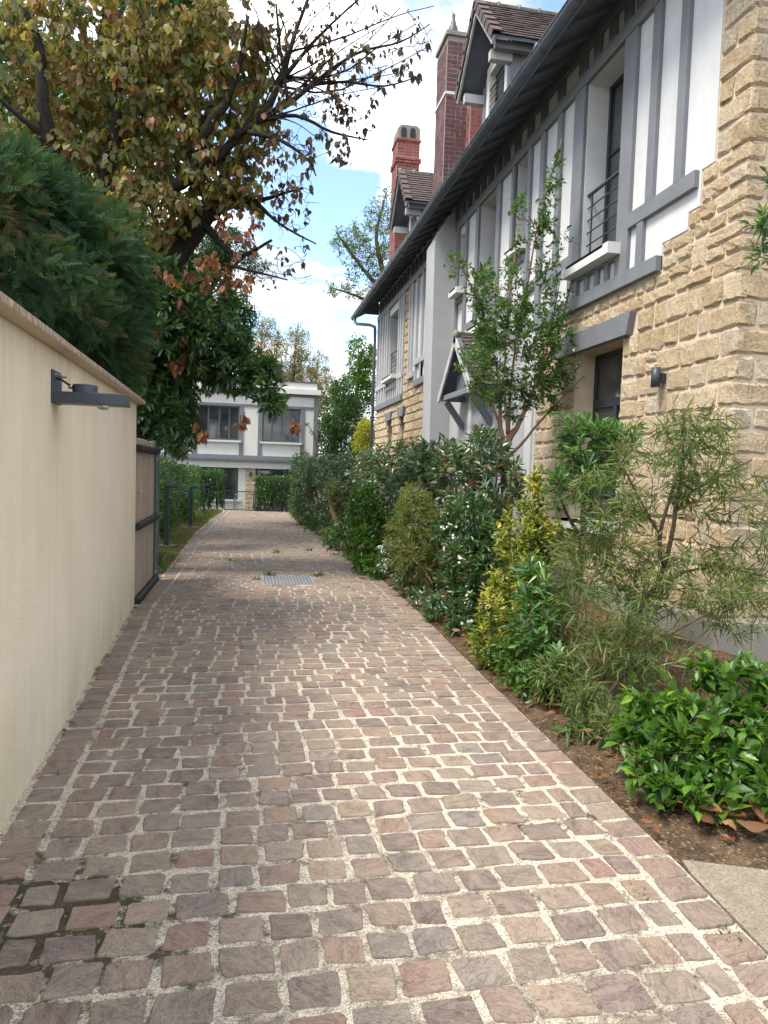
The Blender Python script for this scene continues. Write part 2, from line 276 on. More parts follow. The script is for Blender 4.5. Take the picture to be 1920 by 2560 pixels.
M['l_mock1'] = leafmat('mock_orange_leaf_single', [(0, (0.036, 0.098, 0.015)), (0.6, (0.070, 0.158, 0.023)), (0.9, (0.118, 0.232, 0.028)), (1, (0.218, 0.360, 0.045))], 0.35, 0.04, 0.35, True)
M['l_varieg'] = leafmat('yellow_edged_leaf', [(0, (0.063, 0.125, 0.021)), (0.5, (0.154, 0.213, 0.032)), (0.78, (0.420, 0.388, 0.064)), (1, (0.600, 0.550, 0.138))], 0.35, 0.06)
M['l_wisp'] = leafmat('thread_yellow_leaf', [(0, (0.101, 0.140, 0.039)), (0.6, (0.179, 0.213, 0.062)), (1, (0.269, 0.258, 0.084))], 0.35, 0.03)
M['l_willow'] = leafmat('narrow_olive_leaf', [(0, (0.066, 0.112, 0.032)), (0.5, (0.110, 0.162, 0.046)), (0.85, (0.175, 0.22, 0.07)), (1, (0.28, 0.25, 0.08))], 0.34, 0.04, 0.45)
M['l_pitto'] = leafmat('leathery_rosette_leaf', [(0, (0.043, 0.118, 0.036)), (0.6, (0.090, 0.189, 0.049)), (1, (0.180, 0.312, 0.064))], 0.28, 0.09, 0.3)
M['l_pitto1'] = leafmat('leathery_rosette_leaf_single', [(0, (0.043, 0.118, 0.036)), (0.6, (0.090, 0.189, 0.049)), (1, (0.180, 0.312, 0.064))], 0.28, 0.09, 0.3, True)
M['l_photinia'] = leafmat('grey_green_laurel_leaf', [(0, (0.054, 0.103, 0.045)), (0.6, (0.099, 0.157, 0.069)), (0.955, (0.157, 0.224, 0.095)), (0.985, (0.246, 0.134, 0.067)), (1, (0.336, 0.090, 0.067))], 0.25, 0.16, 0.36)
M['l_birch'] = leafmat('yellowing_birch_leaf', [(0, (0.10, 0.11, 0.03)), (0.6, (0.19, 0.17, 0.05)), (1, (0.28, 0.22, 0.07))], 0.45, 0.03)
M['l_robinia'] = leafmat('pale_green_leaflet', [(0, (0.07, 0.11, 0.03)), (0.6, (0.11, 0.16, 0.045)), (1, (0.18, 0.21, 0.07))], 0.4, 0.03)
M['l_bright'] = leafmat('yellow_bush_leaf', [(0, (0.20, 0.22, 0.03)), (1, (0.42, 0.38, 0.06))], 0.4, 0.03)
M['l_tree'] = leafmat('small_fresh_leaf', [(0, (0.038, 0.095, 0.025)), (0.6, (0.067, 0.151, 0.036)), (1, (0.118, 0.224, 0.050))], 0.38, 0.06)
M['l_grass'] = leafmat('grass_blade', [(0, (0.06, 0.11, 0.02)), (0.7, (0.11, 0.17, 0.035)), (1, (0.22, 0.20, 0.07))], 0.35, 0.03)
M['l_flower'] = leafmat('white_petal', [(0, (0.7, 0.72, 0.66)), (1, (0.82, 0.82, 0.78))], 0.3, 0.02)


# ------------------------------------------------------------------ building helpers
def tag(o, label=None, cat=None, group=None, kind=None):
    for k, v in (('label', label), ('category', cat), ('group', group), ('kind', kind)):
        if v: o[k] = v
    return o
def thing(name, label, cat, loc=(0, 0, 0), group=None):
    o = bpy.data.objects.new(name, None); COL.objects.link(o); o.location = loc; o.empty_display_size = 0.1
    return tag(o, label, cat, group)
def put(name, me, parent=None, m=None, loc=None, kind=None):
    """link a mesh as one object; its coordinates (or loc) are world ones"""
    o = bpy.data.objects.new(name, me); COL.objects.link(o)
    if m is not None and not me.materials: me.materials.append(m)
    if parent is not None:
        o.parent = parent
        if parent.type == 'EMPTY': o.matrix_parent_inverse = Matrix.Translation(parent.location).inverted()
    if loc is not None: o.location = loc
    if kind: o['kind'] = kind
    return o

class MB:
    def __init__(s): s.v = []; s.f = []; s.r = []; s.cur = None
    def add(s, vs, fs, rv=None):
        k = len(s.v); s.v += [tuple(v) for v in vs]; s.f += [tuple(i + k for i in f) for f in fs]
        s.r += [s.cur if rv is None else rv] * len(fs); return s
    def box(s, x0, x1, y0, y1, z0, z1):
        return s.add([(x0, y0, z0), (x1, y0, z0), (x1, y1, z0), (x0, y1, z0), (x0, y0, z1), (x1, y0, z1), (x1, y1, z1), (x0, y1, z1)],
                     [(0, 3, 2, 1), (4, 5, 6, 7), (0, 1, 5, 4), (1, 2, 6, 5), (2, 3, 7, 6), (3, 0, 4, 7)])
    def beam(s, a, b, w, h, up=(0, 0, 1)):
        a, b = Vector(a), Vector(b); d = (b - a).normalized(); u = Vector(up); sd = d.cross(u)
        if sd.length < 1e-4: sd = d.cross(Vector((1, 0, 0)))
        sd.normalize(); u = sd.cross(d).normalized(); sd *= w / 2; u *= h / 2
        vs = [p + x * sd + y * u for p in (a, b) for x, y in ((-1, -1), (1, -1), (1, 1), (-1, 1))]
        return s.add(vs, [(3, 2, 1, 0), (4, 5, 6, 7), (0, 1, 5, 4), (1, 2, 6, 5), (2, 3, 7, 6), (3, 0, 4, 7)])
    def tube(s, pts, rad, n=8, cap=True):
        pts = [Vector(p) for p in pts]; rad = rad if hasattr(rad, '__len__') else [rad] * len(pts)
        k = len(s.v); u = None; vs = []; fs = []
        for i, p in enumerate(pts):
            d = (pts[min(i + 1, len(pts) - 1)] - pts[max(i - 1, 0)]).normalized()
            if u is None: u = d.orthogonal().normalized()
            u = (u - d * u.dot(d)).normalized(); q = d.cross(u)
            for j in range(n):
                a = 2 * math.pi * j / n; vs.append(p + (u * math.cos(a) + q * math.sin(a)) * rad[i])
        for i in range(len(pts) - 1):
            for j in range(n):
                j2 = (j + 1) % n; fs.append((i * n + j, i * n + j2, (i + 1) * n + j2, (i + 1) * n + j))
        if cap: fs.append(tuple(range(n))[::-1]); fs.append(tuple((len(pts) - 1) * n + j for j in range(n)))
        return s.add(vs, fs)
    def lathe(s, prof, c, n=16):
        return s.tube([(c[0], c[1], c[2] + z) for r, z in prof], [r for r, z in prof], n)
    def prism(s, poly, axis, a0, a1):
        """poly of 2-D points, extruded along axis ('x': (y,z), 'y': (x,z), 'z': (x,y))"""
        mk = {'x': lambda t, p: (t, p[0], p[1]), 'y': lambda t, p: (p[0], t, p[1]), 'z': lambda t, p: (p[0], p[1], t)}[axis]
        n = len(poly); vs = [mk(a0, p) for p in poly] + [mk(a1, p) for p in poly]
        return s.add(vs, [tuple(range(n))[::-1], tuple(range(n, 2 * n))] + [(i, (i + 1) % n, n + (i + 1) % n, n + i) for i in range(n)])
    def mesh(s, name, smooth=False, angle=None):
        me = bpy.data.meshes.new(name); me.from_pydata(s.v, [], s.f)
        if any(r is not None for r in s.r):
            at = me.attributes.new('rnd', 'FLOAT', 'FACE'); at.data.foreach_set('value', np.array([r or 0.0 for r in s.r], dtype=np.float32))
        if smooth: me.shade_smooth()
        me.update()
        import bmesh
        bm = bmesh.new(); bm.from_mesh(me); bmesh.ops.recalc_face_normals(bm, faces=bm.faces); bm.to_mesh(me); bm.free()
        return me
    def build(s, name, m, parent=None, smooth=False, kind=None):
        return put(name, s.mesh(name, smooth), parent, m, None, kind)
def boxpart(name, m, parent, x0, x1, y0, y1, z0, z1, bevel=0.0):
    b = MB().box(x0, x1, y0, y1, z0, z1); o = b.build(name, m, parent)
    if bevel:
        md = o.modifiers.new('edge', 'BEVEL'); md.width = bevel; md.segments = 2
    return o

def smooth01(a, b, x):
    t = max(0.0, min(1.0, (x - a) / (b - a))); return t * t * (3 - 2 * t)
def interp(tab, y):
    for (y0, x0), (y1, x1) in zip(tab, tab[1:]):
        if y <= y1: return x0 + (x1 - x0) * max(0.0, (y - y0)) / (y1 - y0)
    return tab[-1][1]
LEFT = [(-1, -0.785), (3.08, -0.96), (7.8, -1.16), (9.3, -1.12), (11, -1.10), (16, -1.13), (20.7, -1.0), (22.9, -0.87), (24.6, -0.80)]
RIGHT = [(-1, 1.58), (1.9, 1.655), (2.4, 1.69), (3.7, 1.72), (5, 1.75), (7.35, 1.83), (9.66, 1.85), (13.2, 1.75), (17, 1.56), (20.4, 1.37), (24.6, 1.36)]
xl = lambda y: interp(LEFT, y)
xr = lambda y: interp(RIGHT, y)

# ------------------------------------------------------------------ ground
def hill(x, y): return -0.75 * smooth01(25.2, 28.5, y)
b = MB(); ys = [-60, -20, 0, 6, 12, 18, 24, 25.2, 25.8, 26.4, 27, 27.6, 28.2, 28.6, 32, 45, 90, 300]; xs = [-250, -80, -25, -8, -2, 0, 2, 5, 10, 30, 90, 250]
for y in ys:
    for x in xs: b.v.append((x, y, hill(x, y) - 0.05))
nx = len(xs)
for i in range(len(ys) - 1):
    for j in range(nx - 1): b.f.append((i * nx + j, i * nx + j + 1, (i + 1) * nx + j + 1, (i + 1) * nx + j)); b.r.append(None)
tag(b.build('ground', M['earth']), kind='structure')
# bed of crushed stone that the cobbles sit in
def strip(name, m, y0, y1, fl, fr, fz, n=60, nxx=2, kind='structure'):
    b = MB()
    for i in range(n + 1):
        y = y0 + (y1 - y0) * i / n
        for j in range(nxx + 1):
            x = fl(y) + (fr(y) - fl(y)) * j / nxx; b.v.append((x, y, fz(x, y)))
    for i in range(n):
        for j in range(nxx):
            a = i * (nxx + 1) + j; b.f.append((a, a + 1, a + nxx + 2, a + nxx + 1)); b.r.append(None)
    return tag(b.build(name, m, smooth=True), kind=kind)
path = strip('path', M['joint'], -1, 24.7, lambda y: xl(y) - 0.03, lambda y: xr(y) + 0.0, lambda x, y: -0.0015)
def hum(x, y): return 0.5 * math.sin(x * 3.1 + y * 1.7) + 0.5 * math.sin(x * 7.3 - y * 4.9 + 1.3)
strip('flower_bed', M['soil'], 2.30, 24.7, lambda y: xr(y) - 0.004, lambda y: 3.99, lambda x, y: -0.006 + (0.07 * smooth01(0, 0.5, x - xr(y)) + 0.018 * hum(x * 1.5, y * 1.5) * smooth01(0, .2, x - xr(y))) * smooth01(2.35, 2.9, y), 160, 16)
strip('verge', M['mossoil'], 7.7, 24.7, lambda y: -3.6, lambda y: xl(y) - 0.0, lambda x, y: -0.004 + 0.05 * smooth01(0, 0.4, xl(y) - x) + 0.015 * hum(x * 2, y * 2) * smooth01(0, .2, xl(y) - x), 140, 14)
# concrete slab in the near right corner
b = MB(); b.prism([(1.70, -1.0), (4.2, -1.0), (4.2, 2.20), (2.013, 2.339), (1.718, 2.453), (1.695, 2.36), (1.665, 1.93)], 'z', -0.06, 0.004)
tag(b.build('concrete_slab', M['slab']), kind='structure')

# ------------------------------------------------------------------ cobbles
def cobble_mesh(rg, n=12):
    """unit stone, 1 x 1 x 1: an irregular rounded outline, bevelled edge, slightly crowned top"""
    out = []
    e = rg.uniform(0.08, 0.22)
    ph = rg.uniform(-0.06, 0.06)
    pts = []
    for cx, cy, a0 in ((1, 1, 0), (-1, 1, 90), (-1, -1, 180), (1, -1, 270)):
        q = e * rg.uniform(0.5, 1.6); jx, jy = rg.uniform(-0.09, 0.04), rg.uniform(-0.09, 0.04)
        for k in range(3):
            a = R(a0 + 45 * k); pts.append((cx * (1 + jx) - cx * q + q * math.cos(a), cy * (1 + jy) - cy * q + q * math.sin(a)))
    full = []
    for i in range(12):                                   # an extra wobbly point on each long side
        p, q = pts[i], pts[(i + 1) % 12]; full.append(p)
        if i % 3 == 2: full.append(((p[0] + q[0]) / 2 * rg.uniform(0.93, 1.05), (p[1] + q[1]) / 2 * rg.uniform(0.93, 1.05)))
    full = [(0.5 * (x + ph * y) + rg.uniform(-.022, .022), 0.5 * (y + ph * x) + rg.uniform(-.022, .022)) for x, y in full]
    n = len(full); vs = []; tx, ty = rg.uniform(-.10, .10), rg.uniform(-.10, .10)
    for sc, z in ((1.0, -1.0), (0.99, 0.45), (0.965, 0.80), (0.915, 0.97), (0.5, 1.02)):
        for x, y in full:
            zz = z + ((tx * x + ty * y) * 2 + (rg.uniform(-.10, .10) if z > 0.5 else 0)) * (1 if z > 0 else 0)
            vs.append((x * sc, y * sc, zz))
    fs = []
    for k in range(4):
        for i in range(n): fs.append((k * n + i, k * n + (i + 1) % n, (k + 1) * n + (i + 1) % n, (k + 1) * n + i))
    fs.append(tuple(4 * n + i for i in range(n)))
    return vs, fs
rg = random.Random(11)
CV = [cobble_mesh(rg) for _ in range(26)]
CM = []
for k, (vs, fs) in enumerate(CV):
    me = MB().add(vs, fs).mesh('cobble_%d' % k); me.materials.append(M['cobble']); CM.append(me)
stones = []      # x, y, w, l, rot
COVER = (0.19, 0.90, 9.14, 9.93)
y = -0.35; row = 0
while y < 24.5:
    pitch = rg.uniform(0.149, 0.158) if y < 6 else rg.uniform(0.148, 0.156)
    a, c = xl(y) + 0.02, xr(y)
    tilt = 0.022
    lw, rw = 0.165, 0.165
    stones.append((a + lw / 2, y + tilt * (a - 0.3) * 0 + rg.uniform(-.01, .01), lw - 0.012, pitch - 0.012, rg.uniform(-.03, .03), 1))     # border courses
    stones.append((c - rw / 2, y + rg.uniform(-.01, .01), rw - 0.004, pitch - 0.010, rg.uniform(-.03, .03), 1))
    x = a + lw + rg.uniform(0.022, 0.034); end = c - rw - 0.022
    first = True
    gap = rg.uniform(0.020, 0.026)
    wnext = rg.uniform(0.07, 0.15) if row % 2 else rg.uniform(0.13, 0.15)
    while x < end - 0.03:
        ww = min(wnext, end - x)
        if end - (x + ww) < 0.07: ww = end - x
        if ww > 0.19: ww = ww / 2 - 0.01
        yy = y + tilt * (x - 0.3) + rg.uniform(-.008, .008)
        if not (COVER[0] < x + ww / 2 < COVER[1] and COVER[2] < yy < COVER[3]):
            stones.append((x + ww / 2, yy, ww + 0.005, pitch - rg.uniform(0.015, 0.028), rg.uniform(-.04, .04), 0))
        x += ww + rg.uniform(0.013, 0.030); wnext = rg.gauss(0.146, 0.014)
    y += pitch; row += 1
def seen(s):
    return s[1] > 1.55 and abs(s[0] - 0.16 * s[1] - 0.02) < 0.62 * s[1] + 0.25
order = sorted((s for s in stones if seen(s)), key=lambda s: s[0] ** 2 + s[1] ** 2)
single = set(id(s) for s in order[:300]); far = MB()
FARF = [(q * 16 + i, q * 16 + (i + 1) % 16, (q + 1) * 16 + (i + 1) % 16, (q + 1) * 16 + i) for q in range(2) for i in range(16)] + [tuple(range(32, 48))]
for s in stones:
    x, yy, ww, l, rot, bd = s; k = rg.randrange(26); flip = rg.choice((1, -1)); dz = rg.uniform(-.003, .003)
    tx, ty = rg.gauss(0, .012), rg.gauss(0, .012)
    if id(s) in single:
        o = put('cobble', CM[k], path); o.location = (x, yy, -0.008 + dz); o.scale = (ww * flip, l * rg.choice((1, -1)), 0.013); o.rotation_euler = (tx, ty, rot)
    else:
        vs, fs = CV[k]; cr, sr = math.cos(rot), math.sin(rot)
        v3 = vs[0:16] + vs[32:64]
        far.add([(x + cr * v[0] * ww - sr * v[1] * l, yy + sr * v[0] * ww + cr * v[1] * l, -0.008 + dz + v[2] * 0.013 + v[0] * ww * ty + v[1] * l * tx) for v in v3], FARF, rg.random())
put('cobble_field', far.mesh('cobble_field'), path, M['cobblefar'], None, 'stuff')

# inspection cover of chequer plate
t = thing('manhole_cover', 'rectangular galvanised chequer plate cover set into the cobbled drive', 'manhole cover', (0.54, 9.53, 0))
boxpart('plate', M['plate'], t, 0.235, 0.855, 9.19, 9.88, -0.02, 0.004)
f = MB()
for x0, x1, y0, y1 in ((0.205, 0.231, 9.16, 9.91), (0.859, 0.885, 9.16, 9.91), (0.231, 0.859, 9.16, 9.186), (0.231, 0.859, 9.884, 9.91)): f.box(x0, x1, y0, y1, -0.03, 0.005)
f.build('rim', M['steel'], t)
tm = MB()
for i in range(14):
    for j in range(15):
        cx, cy = 0.262 + i * 0.0435, 9.222 + j * 0.045; a = R(45 if (i + j) % 2 else -45); dx, dy = math.cos(a) * 0.021, math.sin(a) * 0.021; nx_, ny_ = -math.sin(a) * .008, math.cos(a) * .008
        tm.add([(cx - dx, cy - dy, 0.0045), (cx + nx_, cy + ny_, 0.0045), (cx + dx, cy + dy, 0.0045), (cx - nx_, cy - ny_, 0.0045), (cx, cy, 0.010)], [(0, 1, 4), (1, 2, 4), (2, 3, 4), (3, 0, 4)])
put('tread_pattern', tm.mesh('tread'), t, M['steel'], None, 'stuff')


# ------------------------------------------------------------------ the half-timbered house on the right
house = thing('stone_house', 'half-timbered house with rough yellow stone below and tall brick chimneys', 'house', (4.5, 13, 0))
FX = 4.0
HY0, HY1 = 5.40, 22.70
OPEN = [  # y0, y1, z0, z1 : openings in the long front
    (7.27, 8.42, 0.98, 3.04), (7.45, 8.38, 4.08, 6.31), (10.21, 10.76, 4.94, 6.31), (11.56, 12.48, 4.08, 6.31), (13.32, 13.72, 5.05, 6.15),
    (19.40, 20.80, 4.18, 6.05), (20.05, 20.75, 1.2, 2.98), (18.35, 18.95, 1.2, 2.98), (11.25, 12.35, 0.05, 2.30)]
STEPS = [(5.82, 4.34, 99), (6.0, 4.02, 4.34), (6.17, 3.86, 4.02), (6.585, 3.58, 3.86)]
def is_white(y, z):
    if y > 14.3:                                            # beyond the buttress
        if 18.02 < y < 18.62: return False
        if y > 18.62: return z > 3.40
        return z > (3.62 if y < 17.2 else 3.85)
    if y > 9.62: return True
    for y0, z0, z1 in STEPS:
        if z0 <= z < z1: return y > y0
    return z > 4.34 and y > 5.82
ysb = sorted(set([HY0, HY1, 5.82, 6.0, 6.17, 6.585, 9.62, 14.3, 17.2, 18.02, 18.62] + [v for o in OPEN for v in o[:2]]))
zsb = sorted(set([-0.2, 0.32, 3.40, 3.58, 3.62, 3.85, 3.86, 4.02, 4.34, 6.95] + [v for o in OPEN for v in o[2:]]))
wb, mb, mb2 = MB(), MB(), MB()
for y0, y1 in zip(ysb, ysb[1:]):
    for z0, z1 in zip(zsb, zsb[1:]):
        cy, cz = (y0 + y1) / 2, (z0 + z1) / 2
        if any(a < cy < c and d < cz < e for a, c, d, e in OPEN): continue
        white = is_white(cy, cz)
        (wb if white else mb if cy < 14.3 else mb2).box(FX if white else FX + 0.012, FX + 0.32, y0, y1, z0, z1)
wall = mb.build('wall', M['mortar'], house); mb2.build('wall', M['mortar'], house)
render = wb.build('render_wall', M['white'], house); render['label'] = 'white rendered upper wall between grey timbers'
b = MB(); b.box(FX + 0.34, 10.0, HY0 + 0.3, HY1, -0.2, 6.9); b.build('core', M['lgrey'], house)
b = MB(); b.box(FX + 0.02, 10.0, HY0 + 0.005, HY0 + 0.28, -0.2, 9.5); b.build('end_wall', M['mortar'], house)
boxpart('plinth', M['concrete'], house, FX - 0.055, FX + 0.3, HY0 - 0.05, 9.6, -0.2, 0.30, 0.015)
boxpart('plinth', M['concrete'], house, FX + 0.3, 6.5, HY0 - 0.05, HY0 + 0.2, -0.2, 0.30, 0.015)

# rough-faced stones, each its own piece
rs = random.Random(5)
def stone_mesh(hy, hz, depth):
    """front face in the local y-z plane looking to -x, edges chipped and rounded"""
    gy = [-1, -1 + min(.5, .022 / hy), -.33, .33, 1 - min(.5, .022 / hy), 1]; gz = [-1, -1 + min(.6, .022 / hz), 0, 1 - min(.6, .022 / hz), 1]
    ny, nz = 5, 4; vs = []; fs = []; tl = (rs.uniform(-.25, .25), rs.uniform(-.25, .25))
    for j in range(nz + 1):
        for i in range(ny + 1):
            u, v = gy[i], gz[j]; edge = abs(u) > 0.99 or abs(v) > 0.99; corner = abs(u) > 0.99 and abs(v) > 0.99
            yy = u * hy + rs.uniform(-1, 1) * 0.009 - (0.013 * np.sign(u) if corner else 0); zz = v * hz + rs.uniform(-1, 1) * 0.009 - (0.013 * np.sign(v) if corner else 0)
            x = -depth * (0.30 if edge else 1.0 + tl[0] * u + tl[1] * v + rs.uniform(-.22, .22)); vs.append((x, yy, zz))
    W = ny + 1
    for j in range(nz):
        for i in range(ny): fs.append((j * W + i, j * W + i + 1, (j + 1) * W + i + 1, (j + 1) * W + i))
    ring = list(range(0, W)) + [j * W + ny for j in range(1, nz + 1)] + [nz * W + i for i in range(ny - 1, -1, -1)] + [j * W for j in range(nz - 1, 0, -1)]
    k = len(vs)
    for q in ring: vs.append((0.05, vs[q][1] * 1.02, vs[q][2] * 1.02))
    n = len(ring)
    for i in range(n): fs.append((ring[i], k + i, k + (i + 1) % n, ring[(i + 1) % n]))
    return vs, fs
FRONT = []
def put_stone(yc, zc, hy, hz, depth=0.026, single=True, mbuf=None):
    if single: FRONT.append((yc, zc, hy, hz, depth)); return
    place_stone(yc, zc, hy, hz, depth, False, mbuf)
def place_stone(yc, zc, hy, hz, depth, single, mbuf):
    vs, fs = stone_mesh(hy, hz, depth)
    if single:
        me = MB().add(vs, fs).mesh('stone'); put('stone', me, wall, M['stone'], (FX + 0.012, yc, zc))
    else: mbuf.add([(FX + 0.012 + x, yc + y, zc + z) for x, y, z in vs], fs, rs.random())
courses = [0.32, 0.53, 0.74, 0.93, 1.14, 1.33, 1.54, 1.74, 1.95, 2.15, 2.36, 2.58, 2.81, 3.04, 3.28, 3.44, 3.575, 3.72, 3.86, 4.02, 4.18, 4.34, 4.56, 4.77, 4.98, 5.20, 5.41, 5.63, 5.85, 6.07, 6.30, 6.55, 6.80]
def spans(z0, z1):
    zc = (z0 + z1) / 2
    hi = 9.60 if zc < 3.58 else 6.57 if zc < 3.86 else 6.155 if zc < 4.02 else 5.985 if zc < 4.34 else 5.805
    sp = [(HY0 + 0.0, hi)]
    cut = []
    if 0.88 < zc < 3.04: cut.append((7.26, 8.43))
    if 3.04 < zc < 3.28: cut.append((6.98, 9.06))
    for a, c in cut:
        sp = [q for s0, s1 in sp for q in ((s0, min(s1, a)), (max(s0, c), s1)) if q[1] - q[0] > 0.05]
    return sp
nc = len(courses) - 1; taken = {}
for ci, (z0, z1) in enumerate(zip(courses, courses[1:])):
    for s0, s1 in spans(z0, z1):
        segs = [(s0, s1)]
        for a_, c_ in taken.get(ci, []): segs = [q for p0, p1 in segs for q in ((p0, min(p1, a_)), (max(p0, c_), p1)) if q[1] - q[0] > 0.03]
        for p0, p1 in segs:
            y = p0 - 0.03 if p0 == HY0 else p0; big = ci % 2 == 0
            while y < p1 - 0.02:
                l = rs.choice((0.15, 0.18, 0.21, 0.25, 0.29, 0.33, 0.20)) * rs.uniform(0.9, 1.1)
                if y < p0: l = 0.40 if big else 0.24
                elif y < 6.2 and z0 > 2: l *= 1.25
                if p1 - (y + l) < 0.11: l = p1 - y
                g = rs.uniform(0.007, 0.015); hz = (z1 - z0) / 2; dz = rs.uniform(-.014, .014)
                up = spans(courses[ci + 1], courses[ci + 2]) if ci + 2 < len(courses) else []
                if 0.10 < l < 0.21 and y > 5.6 and rs.random() < 0.22 and any(u0 + .01 < y and y + l < u1 - .01 for u0, u1 in up) and (courses[ci + 2] - z0) < .46:   # a tall stone through two courses
                    put_stone(y + l / 2, (z0 + courses[ci + 2]) / 2, l / 2 - g, (courses[ci + 2] - z0) / 2 - 0.010, rs.uniform(0.020, 0.034)); taken.setdefault(ci + 1, []).append((y, y + l))
                elif l < 0.26 and rs.random() < 0.08 and hz > .09:
                    put_stone(y + l / 2, z0 + hz * 0.5, l / 2 - g, hz * 0.5 - 0.007); put_stone(y + l / 2, z0 + hz * 1.5, l / 2 - g, hz * 0.5 - 0.007)
                else: put_stone(y + l / 2, z0 + hz + dz, l / 2 - g, hz - rs.uniform(0.006, 0.013), rs.uniform(0.018, 0.034))
                y += l
FRONT.sort(key=lambda q: -(q[2] * q[3]) / (16 + q[0] ** 2 + (q[1] - 1.5) ** 2) + (9 if q[1] > 5.9 else 0))
nb = MB()
for k, q in enumerate(FRONT): place_stone(*q, k < 262, nb)
if nb.v: put('stone_facing', nb.mesh('stone_facing'), wall, M['stonefar'], None, 'stuff')
fb = MB(); z = 0.3                                        # stones beyond the buttress: too small to pick apart
while z < 6.8:
    h = rs.uniform(0.17, 0.24)
    for lo, hi in ((14.7, 18.02), (18.02, 18.62), (18.62, 22.7)):
        y = lo
        while y < hi - 0.05:
            l = min(rs.uniform(0.16, 0.36), hi - y)
            cy, cz = y + l / 2, z + h / 2
            if not is_white(cy, cz + h * .5) and not is_white(cy, cz) and not any(a - .02 < cy < c + .02 and d - .05 < cz < e + 0.25 for a, c, d, e in OPEN): put_stone(cy, cz, l / 2 - 0.011, h / 2 - 0.011, 0.04, False, fb)
            y += l
    z += h
put('stone_facing', fb.mesh('stone_facing'), house, M['stonefar'], None, 'stuff')
# the end wall's stones, turned round the corner
zc = 0.32
for ci, (z0, z1) in enumerate(zip(courses, courses[1:])):
    x = FX - 0.02; k = 0
    while x < 5.6:
        l = (0.22 if ci % 2 == 0 else 0.40) if k == 0 else rs.uniform(0.2, 0.42)
        vs, fs = stone_mesh(l / 2 - 0.013, (z1 - z0) / 2 - 0.011, 0.026)
        me = MB().add([(-yy, xx, zz) for xx, yy, zz in vs], fs).mesh('stone')
        put('stone', me, bpy.data.objects['end_wall'], M['stone'], (x + l / 2, HY0 + 0.005, (z0 + z1) / 2)); x += l; k += 1
boxpart('corner_strip', M['sillc'], house, 5.62, 5.74, HY0 - 0.03, HY0 + 0.05, 0.0, 6.6)

# timbers
def tim(name, y0, y1, z0, z1, x0=3.952, x1=4.02, m='grey', bev=0.006): return boxpart(name, M[m], house, x0, x1, y0, y1, z0, z1, bev)
for y0, y1 in ((6.26, 6.385), (6.75, 6.885), (8.39, 8.67), (9.05, 9.18), (9.60, 9.74), (10.76, 10.87), (11.38, 11.55), (12.49, 12.65), (13.19, 13.31), (13.73, 13.86)):
    z0 = 4.352 if y0 < 7 else 3.742
    tim('post', y0, y1, z0, 6.308)
tim('post', 7.20, 7.448, 3.742, 6.308); tim('post', 10.09, 10.205, 3.742, 6.308)
tim('post', 6.90, 7.02, 3.742, 4.186)
tim('sill_beam', 6.585, 9.62, 3.585, 3.740, 3.935, 4.02); tim('sill_beam', 9.63, 13.9, 3.585, 3.740, 3.945, 4.02)
tim('rail', 6.03, 7.198, 4.19, 4.350, 3.946)
for a, c in ((8.672, 9.048), (9.182, 9.598), (9.742, 10.088), (10.872, 11.378), (12.652, 13.188)): tim('rail', a, c, 4.19, 4.330, 3.955)
tim('rail', 10.21, 10.755, 4.72, 4.85, 3.955); tim('rail', 13.312, 13.728, 4.84, 4.96, 3.955)
for y in (7.62, 7.86, 8.12): tim('stud', y, y + 0.085, 3.742, 3.99, 3.958)
tim('rail', 7.45, 8.388, 3.935, 4.02, 3.957)
for y in (11.72, 11.96, 12.2): tim('stud', y, y + 0.085, 3.742, 3.98, 3.958)
tim('wall_plate', 5.83, 13.95, 6.312, 6.468, 3.945)
tim('wall_plate', 5.83, 13.95, 6.722, 6.90, 3.945, 4.02, 'dark')  # darker than the plate below: shade under the eaves put into its colour
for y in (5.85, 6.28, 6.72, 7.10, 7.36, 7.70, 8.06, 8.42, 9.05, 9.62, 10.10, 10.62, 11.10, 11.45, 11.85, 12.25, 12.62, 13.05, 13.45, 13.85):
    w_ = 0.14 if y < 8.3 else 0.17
    tim('frieze_block', y, y + w_, 6.470, 6.720, 3.95, 4.02, 'dark')  # frieze timbers coloured darker to stand in for the eaves shadow
# part beyond the buttress
for y in (14.75, 15.35, 15.95, 16.55, 17.12, 17.62, 17.90): tim('post', y, y + 0.12, 4.0 if y > 17.2 else 3.76, 6.25, 3.94, 4.02, 'lgrey')
tim('rail', 14.8, 17.25, 4.12, 4.26, 3.93, 4.02, 'lgrey'); tim('sill_beam', 14.7, 17.22, 3.60, 3.755, 3.92, 4.02); tim('sill_beam', 17.24, 18.02, 3.86, 4.0, 3.91, 4.02, 'lgrey')
for y in (15.35, 15.95, 16.55): tim('stud', y, y + 0.1, 3.76, 4.11, 3.945, 4.02, 'lgrey')
for y in (18.64, 18.95, 19.22, 20.86, 21.20, 21.62, 22.04, 22.50): tim('post', y, y + 0.13, 3.58, 6.25, 3.94, 4.02, 'lgrey')
tim('sill_beam', 18.63, 22.66, 3.41, 3.575, 3.915, 4.02)
tim('rail', 18.63, 19.38, 4.03, 4.16, 3.93, 4.02, 'lgrey'); tim('rail', 20.82, 22.66, 4.03, 4.16, 3.93, 4.02, 'lgrey')
tim('rail', 19.39, 20.81, 3.86, 3.97, 3.93, 4.02, 'lgrey')
for y in (19.5, 19.82, 20.14, 20.46): tim('stud', y, y + 0.1, 3.58, 3.855, 3.945, 4.02, 'lgrey')
tim('wall_plate', 14.7, 22.68, 6.255, 6.42, 3.935)
for k in range(18): tim('frieze_block', 14.75 + k * 0.44, 14.95 + k * 0.44, 6.425, 6.78, 3.95, 4.02, 'dark')  # same painted eaves shade on the far frieze timbers

